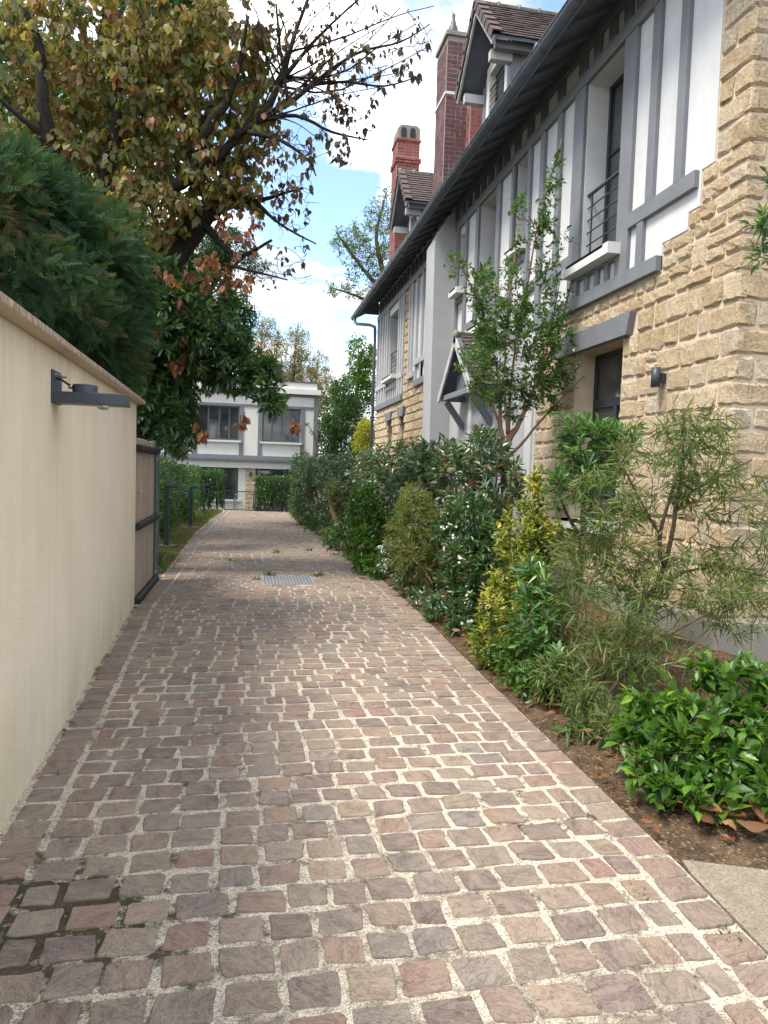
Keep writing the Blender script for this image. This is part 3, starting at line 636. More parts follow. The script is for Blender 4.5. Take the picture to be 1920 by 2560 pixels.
# buttress
b = MB(); b.prism([(3.60, -0.1), (4.02, -0.1), (4.02, 6.75), (3.80, 6.62), (3.72, 6.45), (3.545, 6.12)], 'y', 14.0, 14.66)
o = b.build('buttress', M['lgrey'], house); o['label'] = 'pale grey rendered buttress rising to the gutter'
# entrance bay
boxpart('pilaster', M['white'], house, 3.955, 4.05, 9.66, 9.90, 0.0, 3.58, 0.006)
boxpart('grey_panel', M['lgrey'], house, 3.975, 4.05, 9.91, 11.2, 0.0, 3.58, 0.004)
boxpart('grey_panel', M['lgrey'], house, 3.975, 4.05, 12.4, 13.98, 0.0, 3.58, 0.004)
boxpart('grey_panel', M['lgrey'], house, 3.975, 4.05, 11.21, 12.39, 2.31, 3.58, 0.004)
boxpart('post', M['cream'], house, 3.93, 4.05, 12.42, 12.62, 0.0, 2.9, 0.005)
boxpart('post', M['grey'], house, 3.93, 4.05, 11.0, 11.19, 0.0, 2.9, 0.005)
d = boxpart('door', M['frame'], house, 4.15, 4.2, 11.26, 12.34, 0.05, 2.29, 0.004)
for z in (0.35, 1.25): boxpart('door_panel', M['grey'], d, 4.138, 4.149, 11.42, 12.18, z, z + 0.72, 0.004)

# windows
def window(y0, y1, z0, z1, transom=None, mull=True, sill=None, rail=None, depth=0.27, rails=5):
    x = FX + depth; fw = 0.055; f = MB()
    f.box(x, x + 0.06, y0, y0 + fw, z0, z1); f.box(x, x + 0.06, y1 - fw, y1, z0, z1)
    f.box(x, x + 0.06, y0 + fw, y1 - fw, z1 - fw, z1); f.box(x, x + 0.06, y0 + fw, y1 - fw, z0, z0 + fw)
    if transom: f.box(x - 0.01, x + 0.055, y0 + fw, y1 - fw, transom - 0.05, transom + 0.05)
    if mull: f.box(x - 0.008, x + 0.05, (y0 + y1) / 2 - 0.04, (y0 + y1) / 2 + 0.04, z0 + fw, (transom - 0.05) if transom else z1 - fw)
    if rails == 5 and not transom: f.box(x + 0.002, x + 0.05, y0 + fw, y1 - fw, z0 + (z1 - z0) * .62 - 0.015, z0 + (z1 - z0) * .62 + 0.015)
    wdw = f.build('window', M['frame'], house)
    ps = [(y0 + fw, (y0 + y1) / 2 - 0.04), ((y0 + y1) / 2 + 0.04, y1 - fw)] if mull else [(y0 + fw, y1 - fw)]
    for a, c in ps: boxpart('pane', M['glass'], wdw, x + 0.025, x + 0.035, a, c, z0 + fw, (transom - 0.05) if transom else z1 - fw)
    if transom: boxpart('pane', M['glass'], wdw, x + 0.025, x + 0.035, y0 + fw, y1 - fw, transom + 0.05, z1 - fw)
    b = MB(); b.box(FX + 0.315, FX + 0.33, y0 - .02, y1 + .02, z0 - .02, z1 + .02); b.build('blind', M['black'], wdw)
    if sill:
        b = MB(); b.box(sill[0], x, y0 + 0.002, y1 - 0.002, z0 - 0.02, z0 + 0.012)
        b.box(sill[0], FX - 0.003, y0 - sill[1], y1 + sill[1], z0 - sill[2], z0 + 0.012); b.build('sill', M['sillc'] if sill[0] < 3.9 else M['white'], wdw)
    if rail:
        n = rails if rails != 5 else 6
        for k in range(n):
            z = rail[0] + (rail[1] - rail[0]) * k / (n - 1); r = 0.022 if k == n - 1 else 0.009
            MB().tube([(FX + 0.06, y0 + 0.002, z), (FX + 0.06, y1 - 0.002, z)], r, 8).build('rail_bar', M['metal'], wdw, True)
        for y in (y0 + 0.10, y1 - 0.10): boxpart('rail_bar', M['metal'], wdw, FX + 0.052, FX + 0.068, y - 0.008, y + 0.008, rail[0], rail[1])
    return wdw
o = window(*OPEN[0], transom=2.42, mull=True, sill=(3.86, 0.06, 0.10)); o['label'] = 'tall ground floor window with a top light behind the shrubs'
o = window(*OPEN[1], sill=(3.80, 0.12, 0.11), rail=(4.22, 4.98)); o['label'] = 'tall upper window with a horizontal bar railing nearest the corner'
window(*OPEN[2], mull=False, sill=(3.84, 0.07, 0.08)); window(*OPEN[3], sill=(3.80, 0.1, 0.11), rail=(4.22, 4.98)); window(*OPEN[4], mull=False, sill=(3.80, 0.08, 0.10), depth=0.2)
window(*OPEN[5], sill=(3.78, 0.1, 0.10), rail=(4.3, 4.95)); window(*OPEN[6], mull=False); window(*OPEN[7], mull=False)
# lintels: adzed timber, longer along the top edge
for y0, y1, z0, z1 in ((7.02, 9.03, 3.045, 3.285), (19.95, 20.85, 2.98, 3.22), (18.3, 19.1, 2.98, 3.24)):
    b = MB(); b.prism([(y0 + 0.07, z0), (y1 - 0.07, z0), (y1, z1), (y0, z1)], 'x', 3.93, 4.25); o = b.build('lintel', M['grey'], house)
    md = o.modifiers.new('edge', 'BEVEL'); md.width = 0.006; md.segments = 2

# eaves: boarded soffit, rafter feet, roof, gutter
b = MB(); b.prism([(3.40, 6.60), (4.02, 6.93), (4.02, 6.99), (3.40, 6.66)], 'y', HY0 - 0.45, 24.1); b.build('soffit', M['dark'], house)
for k in range(36): MB().beam((3.44, HY0 - 0.2 + k * 0.52, 6.59), (4.0, HY0 - 0.2 + k * 0.52, 6.892), 0.07, 0.05).build('rafter', M['dark'], house)
boxpart('fascia', M['dark'], house, 3.385, 3.41, HY0 - 0.45, 24.1, 6.54, 6.70)
b = MB(); b.prism([(3.36, 6.70), (7.2, 11.25), (11.0, 6.70), (11.0, 6.60), (7.2, 11.10), (3.42, 6.665)], 'y', HY0 - 0.45, 24.1); roof = b.build('roof', M['clay'], house)
gu = MB(); n = 10
def arc(cx, cz, r, a0, a1, n): return [(cx + r * math.cos(R(a0 + (a1 - a0) * i / n)), cz + r * math.sin(R(a0 + (a1 - a0) * i / n))) for i in range(n + 1)]
GX, GZ, GR = 3.385, 6.645, 0.085
gu.prism(arc(GX - 0.02, GZ, GR, 180, 360, n) + arc(GX - 0.02, GZ, GR - 0.006, 360, 180, n), 'y', HY0 - 0.5, 24.15)
gu.tube([(GX - 0.02 - GR, HY0 - 0.5, GZ), (GX - 0.02 - GR, 24.15, GZ)], 0.011, 8)
gut = gu.build('gutter', M['zinc'], house, True)
for k in range(21):
    y = HY0 + 0.15 + k * 0.9
    MB().prism(arc(GX - 0.02, GZ, GR + 0.006, 175, 365, 10) + arc(GX - 0.02, GZ, GR + 0.001, 365, 175, 10), 'y', y, y + 0.03).build('bracket', M['zinc'], gut)
MB().prism(arc(GX - 0.02, GZ, GR, 180, 360, n), 'y', 24.15, 24.16).build('end_cap', M['zinc'], gut)
MB().tube([(3.37, 23.75, 6.58), (3.37, 23.75, 6.45), (3.42, 23.66, 6.36), (3.75, 23.0, 6.22), (3.88, 22.78, 6.12), (3.89, 22.76, 5.98), (3.89, 22.76, 0.0)], 0.05, 10).build('downpipe', M['zinc'], house, True)
for z in (2.2, 3.5, 4.8): MB().tube([(3.89, 22.76, z), (3.89, 22.76, z + 0.05)], 0.06, 10).build('pipe_collar', M['zinc'], bpy.data.objects['downpipe'])
# small gable triangle of boards above the far corner
b = MB(); b.prism([(3.45, 6.50), (4.0, 6.5), (4.0, 6.86), (3.45, 6.58)], 'y', 22.72, 22.76); b.build('end_board', M['dark'], house)

# dormers and porch share the same small gabled roof
tmesh = {}
def gable_roof(parent, yc, half, ze, za, x0, x1, tilerows, barge=0.11, verge=True, m='clay', rg=random.Random(3)):
    """two tiled slopes along x from x0 (front) to x1, with bargeboards, verge and ridge tiles"""
    sl = math.hypot(half, za - ze); 
    rb = MB(); rb.prism([(yc - half, ze), (yc, za), (yc + half, ze), (yc + half, ze - 0.05), (yc, za - 0.06), (yc - half, ze - 0.05)], 'x', x0 + 0.03, x1)
    rf = rb.build('roof', M['dark'], parent)
    tl = MB()
    for s in (-1, 1):
        d = Vector((0, s * half, ze - za)).normalized(); nrm = Vector((0, s * (za - ze), half)).normalized()
        for r in range(tilerows):
            t0 = sl * r / tilerows; y_off = 0.08 * (r % 2); x = x0 + 0.12 - y_off
            while x < x1:
                wd = 0.165 + rg.uniform(-.004, .004); a = max(x, x0 + 0.10); c = min(x + wd - 0.006, x1)
                if c > a + 0.02:
                    j = rg.uniform(0, 0.008); P0 = Vector((0, yc, za)) + d * (t0 - 0.02) + nrm * 0.012; P1 = Vector((0, yc, za)) + d * (t0 + sl / tilerows + 0.012 + rg.uniform(-.006, .006)) + nrm * (0.034 + j)
                    vs = [Vector((a, 0, 0)) + P0, Vector((c, 0, 0)) + P0, Vector((c, 0, 0)) + P1, Vector((a, 0, 0)) + P1]
                    tl.add(vs + [v - nrm * 0.016 for v in vs], [(0, 1, 2, 3), (7, 6, 5, 4), (0, 4, 5, 1), (1, 5, 6, 2), (2, 6, 7, 3), (3, 7, 4, 0)])
                x += wd
        if verge:                                             # angled tiles that clasp the gable edge
            nv = tilerows // 2 if tilerows > 9 else tilerows
            for r in range(nv):
                q0, q1 = sl * r / nv - 0.02, sl * (r + 1) / nv + 0.03; o_ = Vector((0, yc, za))
                A, B_ = o_ + d * q0 + nrm * 0.03, o_ + d * q1 + nrm * 0.06; vb = MB()
                vs = [Vector((x, 0, 0)) + p + nrm * h for p in (A, B_) for x, h in ((x0 - 0.01, 0.0), (x0 + 0.14, 0.0), (x0 + 0.14, 0.02), (x0 - 0.03, 0.02), (x0 - 0.03, -0.11), (x0 - 0.01, -0.11))]
                vb.add(vs, [(0, 1, 2, 3), (0, 3, 4, 5), (9, 8, 7, 6), (11, 10, 9, 6)] + [(i, 6 + i, 6 + (i + 1) % 6, (i + 1) % 6) for i in range(6)])
                vb.build('verge_tile', M[m], parent)
        bb = MB(); p, q = Vector((x0 + 0.02, yc, za - 0.02)), Vector((x0 + 0.02, yc, za)) + d * sl * 1.03; q.z -= 0.02
        off = -nrm * barge / 2
        bb.beam(p + off, q + off, 0.035, barge, nrm); bb.build('bargeboard', M['barge'], parent)
    put('roof_tiles', tl.mesh('roof_tiles'), parent, M[m], None, 'stuff')
    k = 0; x = x0
    while x < x1 - 0.1:
        e = min(x + 0.36, x1)
        MB().tube([(x, yc, za - 0.01), (x + 0.05, yc, za - 0.01), (x + 0.055, yc, za - 0.015), (e, yc, za - 0.015)], [0.085, 0.085, 0.066, 0.066], 10).build('ridge_tile', M['ridge'], parent, True); x = e
    return rf
def dormer(yc, whalf, half, z0, zw0, zw1, ze, za, xg, ywin0, ywin1, lab):
    d = MB(); X = 4.0; zt = ze + 0.05
    # front wall around its window, cheeks
    d.box(X, X + 0.14, yc - whalf, ywin0, z0, zt + 0.12); d.box(X, X + 0.14, ywin1, yc + whalf, z0, zt + 0.12)
    d.box(X, X + 0.14, ywin0, ywin1, z0, zw0); d.box(X, X + 0.14, ywin0, ywin1, zw1, zt + 0.12)
    d.prism([(yc - whalf, zt + 0.12), (yc + whalf, zt + 0.12), (yc, za - 0.12)], 'x', X, X + 0.14)
    d.box(X + 0.14, 6.5, yc - whalf, yc - whalf + 0.1, z0, zt + 0.1); d.box(X + 0.14, 6.5, yc + whalf - 0.1, yc + whalf, z0, zt + 0.1)
    D = d.build('dormer', M['cream'], house); D['label'] = lab
    for s in (-1, 1):
        boxpart('corner_post', M['grey'], D, X - 0.03, X + 0.16, yc + s * whalf - 0.075, yc + s * whalf + 0.075, z0, zt + 0.0)
        boxpart('casing', M['cream'], D, X - 0.025, X - 0.001, (ywin1 if s > 0 else ywin0 - 0.14), (ywin1 + 0.14 if s > 0 else ywin0), z0, zw1 + 0.16)
        boxpart('eave_plate', M['grey'], D, X - 0.35, 6.2, yc + s * (half - 0.16) - 0.05, yc + s * (half - 0.16) + 0.05, ze - 0.12, ze - 0.0)
        boxpart('bracket_beam', M['lgrey'], D, xg + 0.06, X - 0.02, yc + s * (half - 0.30) - 0.06, yc + s * (half - 0.30) + 0.06, ze - 0.23, ze - 0.08)
        for k in range(5): boxpart('rafter_foot', M['lgrey'], D, X + 0.25 + k * 0.42, X + 0.33 + k * 0.42, yc + s * (half - 0.02) - 0.06, yc + s * (half - 0.02) + 0.05, ze - 0.13, ze - 0.055)
    boxpart('casing', M['cream'], D, X - 0.025, X - 0.001, ywin0, ywin1, zw1 + 0.002, zw1 + 0.16)
    f = MB(); x = X + 0.09
    f.box(x, x + 0.05, ywin0, ywin0 + 0.05, zw0, zw1); f.box(x, x + 0.05, ywin1 - 0.05, ywin1, zw0, zw1); f.box(x, x + 0.05, ywin0 + .05, ywin1 - .05, zw1 - 0.05, zw1); f.box(x, x + 0.05, (ywin0 + ywin1) / 2 - .03, (ywin0 + ywin1) / 2 + .03, zw0, zw1 - .05)
    f.build('window_frame', M['frame'], D); boxpart('pane', M['glass'], D, x + 0.02, x + 0.03, ywin0 + .02, ywin1 - .02, zw0, zw1 - .02)
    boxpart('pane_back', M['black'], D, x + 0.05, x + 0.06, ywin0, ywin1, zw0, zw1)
    for k in range(7):
        z = zw0 + 0.08 + (zw1 - zw0) * 0.62 * k / 6
        MB().tube([(X - 0.0, ywin0 - .01, z), (X - 0.0, ywin1 + .01, z)], 0.016 if k == 6 else 0.009, 6).build('rail_bar', M['metal'], D)
    gable_roof(D, yc, half, ze, za, xg, 6.4, 13)
    return D
dormer(11.87, 0.63, 0.98, 7.2, 7.55, 8.44, 8.30, 9.36, 3.56, 11.46, 12.24, 'nearer gabled dormer with tiled roof')
dormer(17.97, 0.62, 1.0, 7.2, 7.55, 8.17, 7.98, 9.05, 3.55, 17.60, 18.36, 'farther gabled dormer with tiled roof')

# porch canopy over the entrance
pc = MB(); pc.box(3.57, 3.98, 11.28, 13.12, 2.86, 2.90)
pr = boxpart('porch_canopy', M['grey'], house, 3.56, 3.64, 11.24, 13.16, 2.86, 2.96, 0.006); pr['label'] = 'small tiled gabled canopy over the entrance'
gable_roof(pr, 12.2, 1.0, 2.97, 3.95, 3.50, 3.995, 13, 0.13, False)
boxpart('gable_board', M['dark'], pr, 3.72, 3.76, 11.7, 12.7, 2.97, 3.3)
for y in (11.42, 12.98):
    boxpart('plate', M['grey'], pr, 3.64, 3.96, y - 0.05, y + 0.05, 2.85, 2.95)
    MB().beam((3.62, y, 2.84), (3.97, y, 2.36), 0.09, 0.10).build('brace', M['grey'], pr)

# chimneys of separate bricks
rb = random.Random(23)
bricks = []
for w_ in (0.205, 0.10):
    b = MB(); b.box(-.5, .5, -.5, .5, -.5, .5); me = b.mesh('brick'); bricks.append(me)
unit = MB().box(-.5, .5, -.5, .5, -.5, .5)
def brick_unit(m):
    vs = [(x * .5, y * .5, z * .5) for x in (-1, 1) for y in (-1, 1) for z in (-1, 1)]
    me = MB().add(vs, [(0, 1, 3, 2), (4, 6, 7, 5), (0, 4, 5, 1), (2, 3, 7, 6), (0, 2, 6, 4), (1, 5, 7, 3)]).mesh('brick'); me.materials.append(m); return me
def shaft(parent, x0, x1, y0, y1, z0, z1, pitch, m, single=True, mbuf=None, bl=0.215):
    """facing bricks on the -y and -x sides, laid in running bond with raked joints"""
    me = brick_unit(M[m]) if single else None; z = z0; r = 0
    while z < z1 - pitch * 0.5:
        h = pitch - 0.019
        for face in 'yx':
            lo, hi = (x0, x1) if face == 'y' else (y0, y1); p = lo - (0.11 if r % 2 else 0.0) 
            while p < hi - 0.01:
                l = bl if rb.random() < 0.75 else bl / 2; a, c = max(p, lo), min(p + l, hi)
                if hi - c < 0.04: c = hi
                if c - a > 0.03:
                    g = 0.0095; pr_ = rb.uniform(-.003, .003); dd = 0.05
                    if face == 'y': cx, cy, sx, sy = (a + c) / 2, y0 + dd / 2 - 0.005 + pr_, c - a - 2 * g * (0.4 if a == lo else 1), dd
                    else: cx, cy, sx, sy = x0 + dd / 2 - 0.005 + pr_, (max(a, y0 + .045) + c) / 2, dd, c - max(a, y0 + .045) - 2 * g
                    if sx > 0 and sy > 0:
                        if single: o = put('brick', me, parent); o.location = (cx, cy, z + h / 2); o.scale = (sx, sy, h)
                        else: mbuf.cur = rb.random(); mbuf.box(cx - sx / 2, cx + sx / 2, cy - sy / 2, cy + sy / 2, z, z + h)
                p = c if c == hi else p + l
                if c == hi: break
        z += pitch; r += 1
ch = MB(); ch.box(3.712, 4.60, 14.191, 14.98, 6.9, 10.20); ch.box(4.157, 5.0, 13.921, 14.185, 6.9, 8.86)
c1 = ch.build('chimney', M['bmortar'], house); c1['label'] = 'tall dark purple brick chimney with a pot and glass ball'
shaft(c1, 3.712, 4.55, 14.191, 14.98, 7.2, 9.06, 0.088, 'brick'); shaft(c1, 3.712, 4.25, 14.191, 14.98, 9.14, 10.14, 0.088, 'brick')
shaft(c1, 4.157, 4.62, 13.921, 14.18, 7.5, 8.84, 0.088, 'brickred')
boxpart('string_course', M['sillc'], c1, 3.69, 4.6, 14.17, 15.0, 9.065, 9.12)
boxpart('cap_slab', M['ridge'], c1, 3.67, 4.62, 14.15, 15.02, 10.20, 10.29, 0.01)
MB().lathe([(0.125, 0), (0.125, 0.05), (0.10, 0.06), (0.10, 0.16), (0.085, 0.175), (0.085, 0.21), (0.055, 0.24), (0.05, 0.31), (0.036, 0.33), (0.034, 0.46)], (3.87, 14.4, 10.285), 16).build('pot', M['metal'], c1, True)
MB().lathe([(0.01, 0)] + [(0.05 * math.sin(R(a)), 0.05 - 0.05 * math.cos(R(a))) for a in range(20, 180, 20)] + [(0.004, 0.10)], (3.87, 14.4, 10.745), 14).build('ball', M['bulb'], c1, True)
ch = MB(); ch.box(3.79, 4.42, 19.50, 20.2, 6.9, 10.55)
c2 = ch.build('chimney', M['bmortar'], house); c2['label'] = 'red brick chimney with corbels and a two-hole concrete cap'
fbm = MB(); shaft(c2, 3.79, 4.43, 19.5, 20.2, 7.0, 9.92, 0.0785, '', False, fbm); shaft(c2, 3.75, 4.47, 19.46, 20.24, 9.93, 10.12, 0.0785, '', False, fbm); shaft(c2, 3.79, 4.43, 19.5, 20.2, 10.13, 10.50, 0.0785, '', False, fbm); shaft(c2, 3.76, 4.46, 19.47, 20.23, 10.51, 10.57, 0.0785, '', False, fbm)
put('bricks', fbm.mesh('bricks'), c2, M['brickfar'], None, 'stuff')
b = MB(); b.prism([(3.80, 10.58), (4.42, 10.58), (4.42, 10.86), (4.33, 10.95), (3.89, 10.95), (3.80, 10.86)], 'y', 19.50, 20.2); cc = b.build('cap', M['concrete'], c2)
for x in (3.885, 4.135): 
    hb = MB(); hb.prism([(x, 10.62)] + [(x + 0.15, 10.62)] + arc(x + 0.075, 10.80, 0.075, 0, 180, 8), 'y', 19.485, 19.499); hb.build('flue_opening', M['black'], c2)

# wall light on the stone front
wl = thing('wall_light', 'small black cylinder wall light on the rough stone wall right of the window', 'wall light', (3.9, 6.40, 2.41))
MB().tube([(3.895, 6.40, 2.41), (3.895, 6.40, 2.60)], 0.045, 20).build('shade', M['metal'], wl, True); MB().tube([(3.895, 6.40, 2.406), (3.895, 6.40, 2.409)], 0.036, 16).build('lens', M['bulb'], wl)
boxpart('mount', M['metal'], wl, 3.94, 3.99, 6.375, 6.425, 2.46, 2.55)

# ------------------------------------------------------------------ the white house at the end of the drive
fh = thing('white_house', 'two-storey flat-roofed white house with grey trim at the end of the drive', 'house', (-2, 30, -0.75))
Y = 30.0
def fb_(name, m, x0, x1, z0, z1, y0=None, y1=None, p=fh, bev=0.0): return boxpart(name, M[m], p, x0, x1, Y if y0 is None else y0, Y + 0.3 if y1 is None else y1, z0, z1, bev)
FO = [(-5.4, -3.9, 2.58, 3.98), (-2.1, -0.42, 2.58, 3.98), (0.51, 2.09, 2.58, 3.98)]
b = MB(); xs_ = sorted([-8.0, 2.78] + [v for o in FO for v in o[:2]]); zs_ = [1.85, 2.58, 3.98, 4.72]
for a, c in zip(xs_, xs_[1:]):
    for z0, z1 in zip(zs_, zs_[1:]):
        cx, cz = (a + c) / 2, (z0 + z1) / 2
        if not any(o[0] < cx < o[1] and o[2] < cz < o[3] for o in FO): b.box(a, c, Y, Y + 0.3, z0, z1)
b.build('wall', M['cream'], fh); fb_('core', 'lgrey', -8.0, 2.76, -0.9, 4.7, Y + 0.32, Y + 8)
for a, c, z0, z1 in FO:
    f = MB(); f.box(a, a + .06, Y + .12, Y + .2, z0, z1); f.box(c - .06, c, Y + .12, Y + .2, z0, z1); f.box(a + .06, c - .06, Y + .12, Y + .2, z1 - .06, z1); f.box(a + .06, c - .06, Y + .12, Y + .2, z0, z0 + .07)
    for q in (0.26, 0.52, 0.76): f.box(a + (c - a) * q - .035, a + (c - a) * q + .035, Y + .125, Y + .19, z0 + .07, z1 - .06)
    wdw = f.build('window', M['frame2'], fh); fb_('pane', 'glass', a + .05, c - .05, z0 + .05, z1 - .05, Y + .15, Y + .16, wdw); fb_('sill', 'sillc', a - .08, c + .08, z0 - .08, z0, Y - .10, Y + .1, wdw); fb_('blind', 'black', a, c, z0, z1, Y + .3, Y + .315, wdw)
    fb_('trim', 'grey', a - .17, a - .002, 1.99, 3.98, Y - .03, Y + .02); fb_('trim', 'grey', c + .002, c + .17, 1.99, 3.98, Y - .03, Y + .02)
fb_('trim', 'grey', 2.63, 2.82, 1.99, 4.60, Y - .035, Y + .3); fb_('trim', 'grey', -8, 2.62, 3.985, 4.09, Y - .032, Y + .02); fb_('trim', 'grey', -8, 2.84, 1.83, 1.985, Y - .04, Y + .02)
fb_('ledge', 'dark', -8, 2.86, 1.74, 1.825, Y - .30, Y + .1); fb_('beam', 'cream', -8, 2.80, 1.46, 1.735, Y - .18, Y + .3)
fb_('trim', 'grey', -8, 2.80, 4.48, 4.58, Y - .03, Y + .3); fb_('cornice', 'cream', -8, 2.90, 4.59, 4.80, Y - .16, Y + .3); fb_('parapet', 'cream', -8, 2.74, 4.81, 5.07, Y - .06, Y + .3); fb_('coping', 'zinc', -8, 2.77, 5.075, 5.11, Y - .09, Y + .33)
# ground floor
fb_('pier', 'cream', -0.42, -0.13, -0.8, 1.455, Y - .02, Y + .3); fb_('pier', 'cream', -4.2, -3.6, -0.8, 1.455, Y - .02, Y + .3)
sp_ = fb_('stone_pier', 'mortar', -0.125, 0.29, -0.8, 1.455, Y - .06, Y + .3)
zz_ = -0.75; k = 0; me = None
while zz_ < 1.40:
    x = -0.125
    while x < 0.27:
        l = min(rs.uniform(0.14, 0.26), 0.285 - x); vs, fs = stone_mesh(l / 2 - .008, 0.085, 0.02)
        put('stone', MB().add([(-yy, xx, q) for xx, yy, q in vs], fs).mesh('stone'), sp_, M['stone'], (x + l / 2, Y - 0.06, zz_ + .09)); x += l
    zz_ += 0.185
for a, c, z0 in ((-2.1, -0.43, 0.15), (0.30, 2.7, -0.7), (-3.6, -2.2, -0.7)):
    f = MB(); f.box(a, a + .06, Y + .1, Y + .2, z0, 1.45); f.box(c - .06, c, Y + .1, Y + .2, z0, 1.45); f.box((a + c) / 2 - .05, (a + c) / 2 + .05, Y + .1, Y + .2, z0, 1.45); f.box(a + .06, c - .06, Y + .11, Y + .2, 1.38, 1.45)
    wdw = f.build('window', M['frame2'], fh); fb_('pane', 'glass', a + .03, c - .03, z0, 1.4, Y + .15, Y + .16, wdw); fb_('blind', 'black', a, c, z0, 1.45, Y + .3, Y + .315, wdw)
fb_('low_wall', 'cream', -2.1, -0.43, -0.8, 0.06, Y, Y + .3); fb_('sill', 'sillc', -2.15, -0.30, 0.065, 0.15, Y - .1, Y + .1)
fb_('vent_pipe', 'metal', 2.45, 2.53, 5.11, 5.22, Y + .1, Y + .18)
fwl = thing('wall_light', 'little dark wall lantern on the stone pier of the white house', 'wall light', (0.08, 29.9, 1.1))
boxpart('shade', M['metal'], fwl, 0.03, 0.12, 29.86, 29.93, 1.12, 1.28, 0.01); boxpart('mount', M['metal'], fwl, 0.05, 0.10, 29.92, 29.95, 1.16, 1.34)


# ------------------------------------------------------------------ garden wall on the left
def wl_x(y): return -0.96 - 0.0428 * (y - 3.08)
def wl_z(y): return 2.052 + 0.0145 * (y - 2.8)                  # the wall top climbs a little along the drive
gw = thing('garden_wall', 'beige rendered garden wall with a flaking red coping along the left of the drive', 'wall', (-1.0, 3.4, 0))
b = MB(); y0, y1 = -1.5, 7.81
N_ = 24
vs = []
for i in range(N_ + 1):
    y = y0 + (y1 - y0) * i / N_; x = wl_x(y)
    vs += [(x, y, -0.2), (x, y, wl_z(y)), (x - 0.26, y, wl_z(y)), (x - 0.26, y, -0.2)]
fs = [(0, 1, 2, 3), tuple(4 * N_ + k for k in (3, 2, 1, 0))]
for i in range(N_):
    for k in range(4): fs.append((4 * i + k, 4 * i + (k + 1) % 4, 4 * i + 4 + (k + 1) % 4, 4 * i + 4 + k))
b.add(vs, fs); b.build('wall', M['beige'], gw)
b = MB(); vs = []; yA, yB = -1.6, 7.93
for i in range(N_ + 1):
    y = yA + (yB - yA) * i / N_; x = wl_x(y); j = rnd.uniform(-.002, .002)
    z = wl_z(y); vs += [(x + 0.082 + j, y, z + 0.003), (x + 0.080 + j, y, z + 0.040), (x - 0.13, y, z + 0.066), (x - 0.34, y, z + 0.040), (x - 0.34, y, z + 0.003)]
fs = [(4, 3, 2, 1, 0), tuple(5 * N_ + k for k in range(5))]
for i in range(N_):
    for k in range(5): fs.append((5 * i + k, 5 * i + (k + 1) % 5, 5 * i + 5 + (k + 1) % 5, 5 * i + 5 + k))
b.add(vs, fs); o = b.build('coping', M['coping'], gw); md = o.modifiers.new('edge', 'BEVEL'); md.width = 0.006; md.segments = 2

wx = wl_x(3.95)
lamp = thing('wall_lamp', 'dark flat bracket lamp sticking out from the beige garden wall', 'wall lamp', (wx, 3.98, 1.8))
boxpart('back_plate', M['metal'], lamp, wx + 0.002, wx + 0.014, 3.885, 4.06, 1.795, 1.965, 0.004)
boxpart('arm', M['metal'], lamp, wx + 0.0145, wx + 0.365, 3.885, 4.045, 1.798, 1.856, 0.003)
MB().lathe([(0.062, 0), (0.062, 0.040), (0.058, 0.044), (0.0, 0.044)], (wx + 0.15, 3.965, 1.8565), 28).build('housing', M['metal'], lamp)
MB().lathe([(0.0, -0.022), (0.024, -0.018), (0.033, -0.006), (0.035, 0.0), (0.0, 0.0)], (wx + 0.24, 3.965, 1.797), 20).build('bulb', M['bulb'], lamp, True)
MB().tube([(wx + 0.014, 3.95, 1.925), (wx + 0.035, 3.95, 1.922), (wx + 0.06, 3.955, 1.905), (wx + 0.085, 3.96, 1.89)], 0.006, 8).build('cable', M['black'], lamp, True)
MB().tube([(wx + 0.07, 3.96, 1.889), (wx + 0.092, 3.962, 1.886)], 0.011, 10).build('cable_gland', M['steel'], lamp, True)
for y, z in ((3.915, 1.942), (4.03, 1.942)):
    bo = MB(); bo.tube([(wx + 0.014, y, z), (wx + 0.020, y, z)], 0.011, 6); bo.tube([(wx + 0.020, y, z), (wx + 0.045, y, z)], 0.005, 8); bo.build('bolt', M['steel'], lamp)

# wooden gate leaf beyond the wall end
gate = thing('wooden_gate', 'silvered vertical board gate with black ribbed rails at the end of the garden wall', 'gate', (-1.17, 8.7, 0))
gx = lambda y: -1.175 - 0.0 * y
NB = 13; gy0, gy1 = 7.86, 9.46
for k in range(NB):
    a = gy0 + (gy1 - gy0) * k / NB; c = a + (gy1 - gy0) / NB - 0.014; t_ = rnd.uniform(-.006, .006)
    o = boxpart('board', M['larch'], gate, -1.205 + t_, -1.178 + t_, a, c, 0.03 + rnd.uniform(0, .012), 1.775 + rnd.uniform(-.008, .008), 0.003)
for z, r in ((1.665, 0.042), (0.83, 0.042), (0.03, 0.045)):
    pts = []; rad = []; y = gy0
    while y < gy1 + 0.03:
        for dy, q in ((0, 0.86), (0.007, 1.0), (0.016, 1.0), (0.023, 0.86)): pts.append((-1.150, y + dy, z)); rad.append(r * q)
        y += 0.03
    MB().tube(pts, rad, 12).build('ribbed_rail', M['black'], gate)
boxpart('end_stile', M['metal'], gate, -1.215, -1.165, 9.475, 9.53, 0.0, 1.80, 0.003)
MB().tube([(-1.176, 8.05, 1.19), (-1.135, 8.05, 1.19), (-1.135, 8.16, 1.19)], 0.009, 8).build('handle', M['steel'], gate, True)
for z in (1.56, 0.09):
    h = MB(); h.tube([(-1.19, 9.565, z - 0.035), (-1.19, 9.565, z + 0.035)], 0.022, 12); h.box(-1.20, -1.18, 9.53, 9.57, z - 0.02, z + 0.02); h.tube([(-1.19, 9.585, z), (-1.165, 9.66, z)], 0.012, 8); h.build('hinge', M['steel'], gate)
gp = thing('gate_post', 'slim dark steel post carrying the gate hinges', 'post', (-1.19, 9.70, 0))
